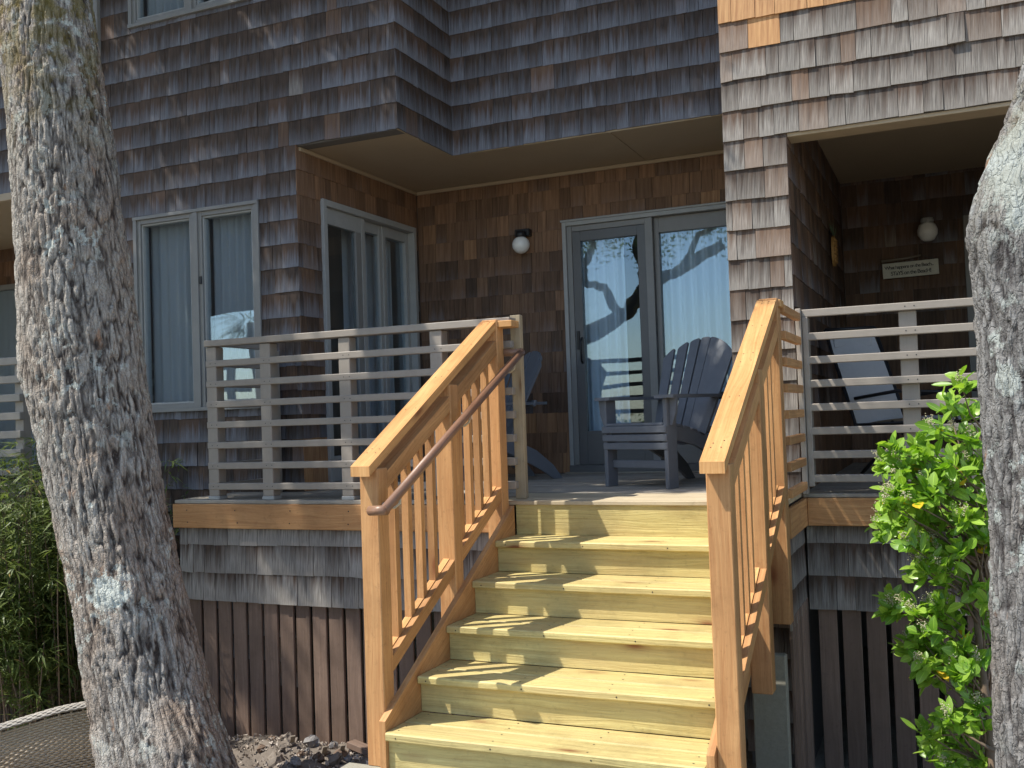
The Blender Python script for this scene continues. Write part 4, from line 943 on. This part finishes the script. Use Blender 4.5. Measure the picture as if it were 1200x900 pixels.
for kk in range(3):
    L_ = sorted([q for i, q in enumerate(spots[:24]) if i % 3 == kk])
    for j, (x_, y_, s_) in enumerate(L_):
        d = 6.55-(y_-860)*.014; c = atpx(x_, y_, d); X_, Y_ = c.x, min(c.y, -.07); mat, nm, plural, cat = KN[kk]
        o = lump((X_, Y_, heapz(X_, Y_)+s_*.3), s_*.68, mat, nm, j*3+kk); tag(o, ORD[j]+' of the '+plural+' on the spoil heap', cat, plural+' on the spoil heap')
o = MB().beam((-1.16, -.12, -1.52), (-.60, -.30, -1.56), .07, .04).obj('timber_offcut', 'lattice'); tag(o, 'reddish brown timber offcut lying between the rubble and the stair post', 'timber')
for i, (x_, y_) in enumerate(((346, 868), (383, 869), (404, 884))):
    c = atpx(x_, y_, 6.4); z_ = heapz(c.x, min(c.y, -.08)); o = MB().beam((c.x-.03, min(c.y, -.08), z_-.0), (c.x+.03, min(c.y, -.08)-.06, z_+.085), .03, .012).obj('wood_chip', 'driftwood'); tag(o, ['leftmost', 'middle', 'rightmost'][i]+' splinter of wood sticking out of the rubble heap', 'wood chip', 'wood splinters in the heap')

# ------------------------------------------------------------------ wicker chair
wk = empty('wicker_chair', (-2.7, -1.35, -1.6), 'brown woven wicker garden chair with a sunlit rim, left of the leaning oak', 'chair')
A_ = atpx(-60, 872, 5.75); A2 = atpx(0, 853, 5.8); B_ = atpx(70, 832, 5.85); C_ = atpx(125, 822, 5.9); D2 = atpx(190, 835, 5.95)
path = []
ctrl = [A_, A2, B_, C_, D2]
for i in range(len(ctrl)-1):
    for k in range(12): path.append(ctrl[i].lerp(ctrl[i+1], k/12))
path.append(ctrl[-1])
for _ in range(6): path = [path[0]]+[(path[i-1]+path[i]*2+path[i+1])/4 for i in range(1, len(path)-1)]+[path[-1]]
back = (V((path[-1].x-path[0].x, path[-1].y-path[0].y, 0))).normalized(); nrm = V((back.y, -back.x, 0)); 
if nrm.dot(CP-path[0]) < 0: nrm = -nrm
m = MB()
dens = []
for i in range(len(path)-1):
    for k in range(3): dens.append(path[i].lerp(path[i+1], k/3))
for r_ in range(34):
    pp = []
    for i, p in enumerate(dens): pp.append(V((p.x, p.y, p.z-.035-r_*.0145))+nrm*(.0045*(1 if (i//3+r_) % 2 else -1)+.012*r_/34))
    m.tube(pp, .0078, 5, False)
for i in range(0, len(dens), 9):
    p = dens[i]; m.tube([p-Z*.02, p-Z*.54], .007, 5, False)
m.obj('woven_back', 'wicker', wk, True)
m = MB()
for r_ in range(7):
    a = math.pi*(r_/6); pp = []
    for i, p in enumerate(dens): pp.append(p+nrm*(.032*math.cos(a))+Z*(.018*math.sin(a)+.002*(1 if (i//3+r_) % 2 else -1))+nrm*.01)
    m.tube(pp, .0065, 5, False)
m.obj('rim', 'wicker_rim', wk, True)
m = MB(); m.tube([p-Z*.002 for p in path], .017, 6, False); m.obj('rim_core', 'wicker_rim', wk, True)
for p in (path[2], path[-3]):
    m = MB(); m.tube([p-Z*.4, V((p.x, p.y, gz(p.x, p.y)-.02))], .022, 8); m.obj('leg', 'wicker', wk, True)
bk = -nrm
for p in (path[2]+bk*.6, path[-3]+bk*.6):
    m = MB(); m.tube([p-Z*.25, V((p.x, p.y, gz(p.x, p.y)-.02))], .022, 8); m.obj('leg', 'wicker', wk, True)
m = MB(); c0 = path[2]-Z*.26; c1 = path[-3]-Z*.26; m.prism([c0, c1, c1+bk*.62, c0+bk*.62], (0, 0, 1), .05); m.obj('seat', 'wicker', wk)

# ------------------------------------------------------------------ adirondack chairs
def adirondack(label):
    c = empty('adirondack_chair', (0, 0, 0), label, 'chair', group='slate blue slatted porch chairs')
    def O(m, n): return m.obj(n, 'chair', c)
    for s in (-1, 1):
        O(MB().b(s*.268-.016, s*.268+.016, -.36, -.255, 0, .600, 2, .004), 'leg')
        # skid: curved board from seat front to ground behind
        top = [(-.34, .42), (-.1, .395), (.15, .33), (.35, .235), (.50, .11), (.58, .0)]; bot = [(.50, .0), (.40, .07), (.22, .17), (0, .27), (-.2, .315), (-.34, .33)]
        m = MB(); xx = s*.236; m.slopebar(xx-.014, xx+.014, [(y_, z_) for y_, z_ in (top+bot)][::-1]); O(m, 'side_rail')
        arm = [(-.40, -.045), (-.40, .06), (-.36, .085), (-.1, .08), (.2, .055), (.44, .0), (.47, -.03), (.47, -.05), (-.38, -.06)]
        m = MB(); m.prism([(s*(.262+a), y_, .600) for y_, a in arm][::(1 if s > 0 else -1)], (0, 0, 1), .022); O(m, 'armrest')
        m = MB(); m.prism([(s*.29, -.33, .600), (s*.345, -.33, .600), (s*.335, -.33, .50), (s*.305, -.33, .42), (s*.285, -.33, .42)][::(1 if s > 0 else -1)], (0, 1, 0), .022); O(m, 'arm_bracket')
    for (y_, z_) in ((-.378, .395), (-.372, .338), (-.366, .282)): O(MB().b(-.285, .285, y_, y_+.022, z_-.024, z_+.024, 0, .008), 'seat_slat')
    for i in range(6):
        y_ = -.33+.078*i; z_ = .428-.0023*i-.0026*i*i; O(MB().beam((-.25, y_, z_), (.25, y_, z_), .068, .02, (0, 1, -.05-.06*i), .006), 'seat_slat')
    O(MB().b(-.25, .25, -.31, -.285, .13, .185, 0, .004), 'stretcher')
    rc = math.radians(24); d = V((0, math.sin(rc), math.cos(rc))); n = V((0, -math.cos(rc), math.sin(rc))); P0 = V((0, .16, .27))
    nS = 7
    arc = lambda q: .845-1.75*q*q
    for i in range(nS):
        t = (i-(nS-1)/2)/((nS-1)/2); w0, w1 = .058, .080; x0 = t*.195; x1 = t*.272; H = .80-.11*t*t; sl = -.045*t
        pts = []
        for (f, hw) in ((0, w0/2), (1, w1/2)): pts.append((x0+(x1-x0)*f+hw, arc(x1+hw)-.008 if f else 0))
        pts.append((x1+w1*.36, arc(x1+w1*.36))); pts.append((x1, arc(x1))); pts.append((x1-w1*.36, arc(x1-w1*.36)))
        for (f, hw) in ((1, w1/2), (0, w0/2)): pts.append((x0+(x1-x0)*f-hw, arc(x1-hw)-.008 if f else 0))
        W3 = [P0+V((1, 0, 0))*a+d*b_+n*(.05*t*t) for a, b_ in pts]
        m = MB(); m.prism(W3, tuple(n), .019, tuple(d)); O(m, 'back_slat')
    for (h, w) in ((.12, .25), (.38, .30)):
        q = P0+d*h-n*.014; O(MB().beam(q-V((w, 0, 0)), q+V((w, 0, 0)), .05, .022, tuple(d), .004), 'back_rail')
    return c
c1 = adirondack('slate blue slatted garden chair standing square before the glass sliding door')
c1.location = (.628, 1.275, .0265); c1.rotation_euler = (0, 0, -rad(24))
c2 = copy_tree(c1); c2['label'] = 'slate blue slatted garden chair half hidden behind the railing post, by the wall lamp'
c2.location = (-1.01, 1.70, .0265); c2.rotation_euler = (0, 0, -rad(40))

# ------------------------------------------------------------------ lamps, sign, ornament, lounge
lp = empty('wall_lamp', (-.95, 2.56, 2.1), 'round white globe lamp under a dark cap, left of the sliding door', 'lamp', group='globe porch lamps')
m = MB(); m.b(-1.02, -.88, 2.50, 2.566, 2.125, 2.19, 0, .004); m.obj('bracket', 'black', lp)
m = MB(); m.lathe((-.95, 2.475, 2.10), [(.04, .0), (.045, .03), (.045, .065)], 20); m.obj('cap', 'black', lp, True)
m = MB(); m.lathe((-.95, 2.475, 2.045), [(.078*math.sin(math.pi*i/12)+.0001, -.078*math.cos(math.pi*i/12)) for i in range(13)], 24); m.obj('globe', 'lampwhite', lp, True)
lp = empty('wall_lamp', (2.33, 4.0, 2.1), 'dim cream jar shaped lamp on the shaded right porch wall', 'lamp', group='globe porch lamps')
m = MB(); m.lathe((2.33, 3.88, 2.035), [(.03, -.088), (.055, -.075), (.083, -.03), (.086, .01), (.07, .055), (.05, .075)], 24); m.obj('globe', 'lampwhite', lp, True)
m = MB(); m.lathe((2.33, 3.88, 2.11), [(.052, 0), (.056, .02), (.05, .04)], 20); m.b(2.31, 2.35, 3.88, 3.99, 2.13, 2.15); m.obj('cap', 'trim_light', lp, False)
sg = empty('porch_sign', (2.18, 3.97, 1.72), 'small white hand lettered board hung on the dark right porch wall', 'sign')
MB().box((2.175, 3.945, 1.725), (.232, .008, .068), (V((1, 0, .02)).normalized(), V((0, 1, 0)), V((-.02, 0, 1)).normalized()), 0, .003).obj('board', 'signwhite', sg)
h = MB(); h.tube([(1.935, 3.94, 1.812), (2.1, 3.935, 1.818), (2.27, 3.94, 1.838)], [.013, .011, .008], 8); h.obj('driftwood_bar', 'driftwood', sg, True)
h = MB(); h.tube([(1.97, 3.94, 1.79), (1.97, 3.94, 1.82)], .002, 5); h.tube([(2.38, 3.94, 1.79), (2.28, 3.94, 1.838)], .002, 5); h.obj('string', 'black', sg)
for (txt, x_, z_, s_) in (('What happens on the Beach...', 2.165, 1.738, .042), ('STaYS on the BeacH!', 2.18, 1.682, .048)):
    fc = bpy.data.curves.new('lettering', 'FONT'); fc.body = txt; fc.size = s_; fc.align_x = 'CENTER'; fc.extrude = .0008; fc.materials.append(M['ink']); fc.space_character = .82; fc.offset = .0006
    tmp = bpy.data.objects.new('lettering_curve', fc); COL.objects.link(tmp); dg = bpy.context.evaluated_depsgraph_get(); me = bpy.data.meshes.new_from_object(tmp.evaluated_get(dg)); bpy.data.objects.remove(tmp)
    o = bpy.data.objects.new('lettering', me); COL.objects.link(o); o.parent = sg; o.matrix_parent_inverse = wm(sg).inverted(); o.location = (x_, 3.9355, z_); o.rotation_euler = (rad(90), -rad(1.2), 0)
pa = empty('pineapple_ornament', (1.63, 2.9, 1.9), 'ochre and green metal pineapple hanging on the shingled porch side wall', 'ornament')
m = MB(); body = [(.085*math.sin(2*math.pi*k/14), .125*math.cos(2*math.pi*k/14)) for k in range(14)]
m.prism([(1.625, 2.90+a, 1.795+b_) for a, b_ in body], (1, 0, 0), .022); m.obj('body', 'pine_yellow', pa)
m = MB()
for i in range(4):
    for j in range(6): m.box((1.652, 2.845+.036*i+(.018 if j % 2 else 0), 1.71+.034*j), (.006, .012, .012), None, 0, .002)
m.obj('scale', 'pine_yellow', pa)
for k in range(7):
    a = (k-3)*.33; m = MB(); leafgeo(m, (1.64, 2.90+.01*(k-3), 1.90), (0.02, math.sin(a), math.cos(a)), (1, 0, 0), .17-.012*abs(k-3), .03, .2, 4); m.obj('leaf', 'pine_green', pa)
lg = empty('lounge_chair', (1.95, 1.7, .012), 'pale grey sling lounge chair with a black frame, behind the right porch railing', 'chair')
p0, p1 = V((2.02, 1.6, .40)), V((1.83, 1.75, 1.04)); w_ = V((.30, .06, -.0)); 
m = MB()
def slg(a, b_, w, n=8):
    nn = (b_-a).cross(w).normalized(); i0 = len(m.v)
    for k in range(n+1):
        f = k/n; q = a.lerp(b_, f)-nn*.03*math.sin(math.pi*f)
        for t in (0, .5, 1): m.v.append(tuple(q+w*(t-.5)-nn*.012*(1-abs(2*t-1)))); m.tint.append((.5, .5, 0))
    for k in range(n):
        for t in (0, 1): a_ = i0+3*k+t; m.face([a_, a_+1, a_+4, a_+3], [(t*.15, k*.08), (t*.15+.15, k*.08), (t*.15+.15, k*.08+.08), (t*.15, k*.08+.08)])
slg(p0, p1, w_); m.obj('sling_back', 'sling', lg, True); m = MB(); slg(V((2.62, 1.35, .42)), p0, w_); m.obj('sling_seat', 'sling', lg, True)
m = MB()
for s in (-.54, .54):
    o_ = w_*s; m.tube([p1+o_+Z*.03, p0+o_, V((2.62, 1.35, .42))+o_, V((2.8, 1.3, .2))+o_], .013, 8); m.tube([V((2.0, 1.7, .02))+o_, V((2.35, 1.5, .42))+o_], .012, 8); m.tube([V((2.6, 1.45, .02))+o_, V((2.25, 1.55, .42))+o_], .012, 8); m.tube([p0+o_+Z*.18, V((2.3, 1.5, .62))+o_, V((2.6, 1.4, .60))+o_, V((2.65, 1.36, .42))+o_], .012, 8)
m.tube([p1-w_*.54+Z*.03, p1+w_*.54+Z*.03], .013, 8); m.obj('frame', 'black', lg, True)
q = p1.lerp(p0, .08); m = MB(); m.beam(q-w_*.42, q+w_*.42, .12, .04, tuple(p1-p0), .012); m.obj('headrest', 'sling', lg)

# ------------------------------------------------------------------ neighbouring unit, at the left edge
nh = empty('beach_house', (-5.5, .69, -1.66), 'adjoining grey shingled house seen as a sliver beyond the oak trunk', 'house')
wallbox((-8.4, -4.16, .712, .83, 2.66, 5.3), (-8.4, -4.16, 2.592, 2.71, T0, 2.7), (-4.3, -4.16, .83, 2.6, T0, 2.7), (-8.5, -8.4, .7, 2.7, T0, 5.3), (-8.4, -4.16, .83, 2.6, 5.2, 5.3), parent=nh)
MB().b(-8.4, -4.2, .716, 2.592, 2.662, 2.70, ch=0).obj('soffit', 'soffit', nh); MB().b(-8.4, -4.17, .66, .71, 2.60, 2.665).obj('soffit_trim', 'soffit', nh)
courses((0, .70, 0), XF, -YF, -6.3, -4.16, up(2.667, .194, 11), (), sE, nh)
courses((0, 2.58, 0), XF, -YF, -8.0, -4.2, zC, [(-8, -5.4, .0, 2.22)], sC, nh)
emit(nh, 60)
ww = bpy.data.objects.new('sliding_door', None); COL.objects.link(ww); ww.parent = nh; ww.matrix_parent_inverse = wm(nh).inverted()
OO = (0, 2.55, 0)
ring(ww, OO, XF, -YF, -8.3, -5.45, .06, 2.24, .06, -.03, .05, 'trim', 'frame'); m = MB(); fbox(m, OO, XF, -YF, -6.95, -6.85, -.02, .03, .12, 2.18); m.obj('mullion', 'taupeframe', ww); pane(ww, OO, XF, -YF, -8.2, -5.5, .12, 2.18, .0, 'glass'); curtain(ww, OO, XF, -YF, -8.2, -5.5, .12, 2.18, -.03, .006, .1, 'curtain_grey', 4)
MB().b(-8.4, -4.2, -.0, 2.58, -.02, .02).obj('deck_floor', 'deck', nh)
nr = empty('porch_railing', (-5.5, 0, .02), 'shaded taupe slatted railing of the adjoining house, left of the oak trunk', 'railing', group='taupe slatted railings')
for i in range(8):
    z = 1.14-.1445*i; MB().b(-8.3, -4.2, .0, .04, z-.06, z, 0, .004).obj('rail_slat', 'rail', nr)
for x_ in (-4.3, -5.02, -6.0, -7.0): MB().b(x_, x_+.09, .041, .12, .02, 1.08, 2, .004).obj('post', 'rail', nr)
MB().b(-8.4, -4.2, -.03, 0, -.2, .0).obj('fascia', 'lattice', nh)
MB().b(-8.4, -4.2, .03, .08, -1.75, -.2, ch=0).obj('skirt_wall', 'lattice', nh)

# ------------------------------------------------------------------ places seen mirrored in the glass
ow = empty('beach_house', (-12, -7.5, -1.1), 'dark shingled wing mirrored in the paired window left of the railing', 'house')
wallbox((-10.6, -9.18, -6.35, -6.03, -1.2, 9.0), (-9.18, -5.4, -6.35, -6.03, 2.45, 9.0), parent=ow)
courses((0, -6.0, 0), XF, YF, -10.6, -9.12, up(-1.1, .2, 50), (), lambda u, z: (0, 0), ow); courses((0, -6.0, 0), XF, YF, -9.12, -5.4, up(2.36, .2, 33), (), lambda u, z: (0, 0), ow)
emit(ow, 0)
for i in range(3): MB().b(-9.2, -7.9, -6.05, -6.0, 1.45-.36*i, 1.57-.36*i, 0, .004).obj('rail_slat', 'rail', ow)
MB().b(-8.35, -8.2, -6.1, -6.05, -1.1, 1.5, 2, .004).obj('post', 'rail', ow)
o3 = empty('oak_tree', (-5.0, -8.0, -1.1), 'crooked oak mirrored in the glass of the sliding door', 'tree')
m = MB()
limb(m, [(-5.6, -8, -1.2), (-5.3, -8, .6), (-4.7, -8, 1.75), (-4.0, -8, 2.15), (-3.35, -8, 2.5), (-3.0, -8.1, 2.9), (-2.4, -8.2, 3.3), (-1.4, -8.3, 3.7)], .24, .1, 12)
limb(m, [(-3.5, -8, 2.4), (-3.75, -8, 2.95), (-4.15, -8, 3.1), (-4.2, -8, 3.5), (-3.95, -8, 3.9), (-4.1, -8, 4.6)], .1, .05)
limb(m, [(-3.05, -8.1, 2.8), (-2.95, -8.1, 3.3), (-3.1, -8, 3.8), (-2.7, -8, 4.5)], .11, .05); limb(m, [(-2.3, -8.2, 3.3), (-1.9, -8.1, 3.9), (-1.0, -8.1, 4.3)], .08, .04)
m.obj('trunk', 'bark2', o3, True)
cs = []
while len(cs) < 420:
    x_, y_, z_ = R.uniform(-6, 1.5), R.uniform(-9.6, -7.2), R.uniform(3.5, 6.2)
    if z_ > 3.6+.35*math.sin(x_*2.3)+.2*math.sin(x_*7) and abs(x_+2.3) < 3.6: cs.append((x_, y_, z_))
crown(o3, cs, 36, .4)
hd = empty('hedge', (-4, -13, -1.1), 'low green hedge mirrored at the foot of the sliding door glass', 'hedge')
cs = [(R.uniform(-14, 3), R.uniform(-13.6, -12.6), R.uniform(-1.0, .35)) for _ in range(700)]
crown(hd, cs, 14, .4, .11, .07, 'bamboo', 'foliage')
hd.children[0]['kind'] = 'stuff'

# ------------------------------------------------------------------ screw heads
def screws(parent, pts, nrm, r=.0045, name='screw_heads'):
    m = MB(); n = V(nrm).normalized(); a = n.orthogonal().normalized(); b_ = n.cross(a)
    for p in pts:
        c = V(p)+n*.0012; i = len(m.v)
        for k in range(7): th = 2*math.pi*k/7; m.v.append(tuple(c+(a*math.cos(th)+b_*math.sin(th))*r)); m.tint.append((.5, .5, 0))
        m.face([i+k for k in range(7)], [(0, 0)]*7)
    m.obj(name, 'black', parent, kind='stuff')
pts = []
for k in range(1, 6):
    z = -RISE*k; yf = -RUN*k
    for yy in (yf+.045, yf+.13, yf+.225, yf+.31):
        for xx in (.05, .53, .98, 1.45): pts.append((xx+R.uniform(-.012, .012), yy+R.uniform(-.012, .012), z))
screws(st, pts, (0, 0, 1))
pts = [(x_+R.uniform(-.01, .01), -.0+yy, -RISE*k+zz) for k in range(1, 6) for x_ in (.06, .55, 1.02, 1.44) for (yy, zz) in ((-RUN*k, -.02),)]
screws(st, pts, (0, -1, 0), .0038)
for e, cx in ((bpy.data.objects['stair_railing'], -.14), (bpy.data.objects['stair_railing.001'], 1.522)):
    pts = []
    for y_ in (-1.50, -1.46, -1.10, -.78, -.70, -.42, -.16, -.13):
        for dx in (.03, .072): q = y_+R.uniform(-.01, .01); pts.append((cx+dx+R.uniform(-.006, .006), q, capz(q)))
    screws(e, pts, (0, -CAPS, 1), .0035)
pts = [(x_+R.uniform(-.02, .02), -.028, z_) for x_ in (-2.55, -2.1, -1.65, -1.2, -.75, -.3) for z_ in (-.045, -.13)]
screws(deck, pts, (0, -1, 0), .005)
pts = [(x_+.02+dx, .015, 1.152-.1445*i-.023) for i in range(8) for x_ in (-2.35, -1.885, -1.24, -.55) for dx in (0, .045)]
screws(lr, pts, (0, -1, 0), .0035)
pts = [(x_+.02+dx, .63, 1.124-.1425*i-.023) for i in range(8) for x_ in (2.22,) for dx in (0, .05)]
screws(rr_, pts, (0, -1, 0), .004)

# loose debris round the heap: small chips, bits of bark and leaf litter
m = MB()
for i in range(1700):
    x_ = R.uniform(-2.9, -.25); y_ = -.05-abs(R.gauss(0, .5)); 
    if y_ < -1.7: continue
    z_ = max(heapz(x_, y_)+.015, gz(x_, y_)); s_ = R.uniform(.005, .02) ; a, b_ = rvec()*s_, rvec()*s_*R.uniform(.3, 1); c = V((x_, y_, z_+s_*.4)); n_ = a.cross(b_).normalized()*s_*.35
    i0 = len(m.v); m.v += [tuple(c-a-n_), tuple(c-b_+n_), tuple(c+a-n_), tuple(c+b_+n_), tuple(c+n_*2)]; m.tint += [(R.random(), 0, 0)]*5
    for f in ((0, 1, 4), (1, 2, 4), (2, 3, 4), (3, 0, 4), (0, 3, 2, 1)): m.face([i0+k for k in f], [(0, 0)]*len(f))
m.obj('debris', 'litter', kind='stuff')
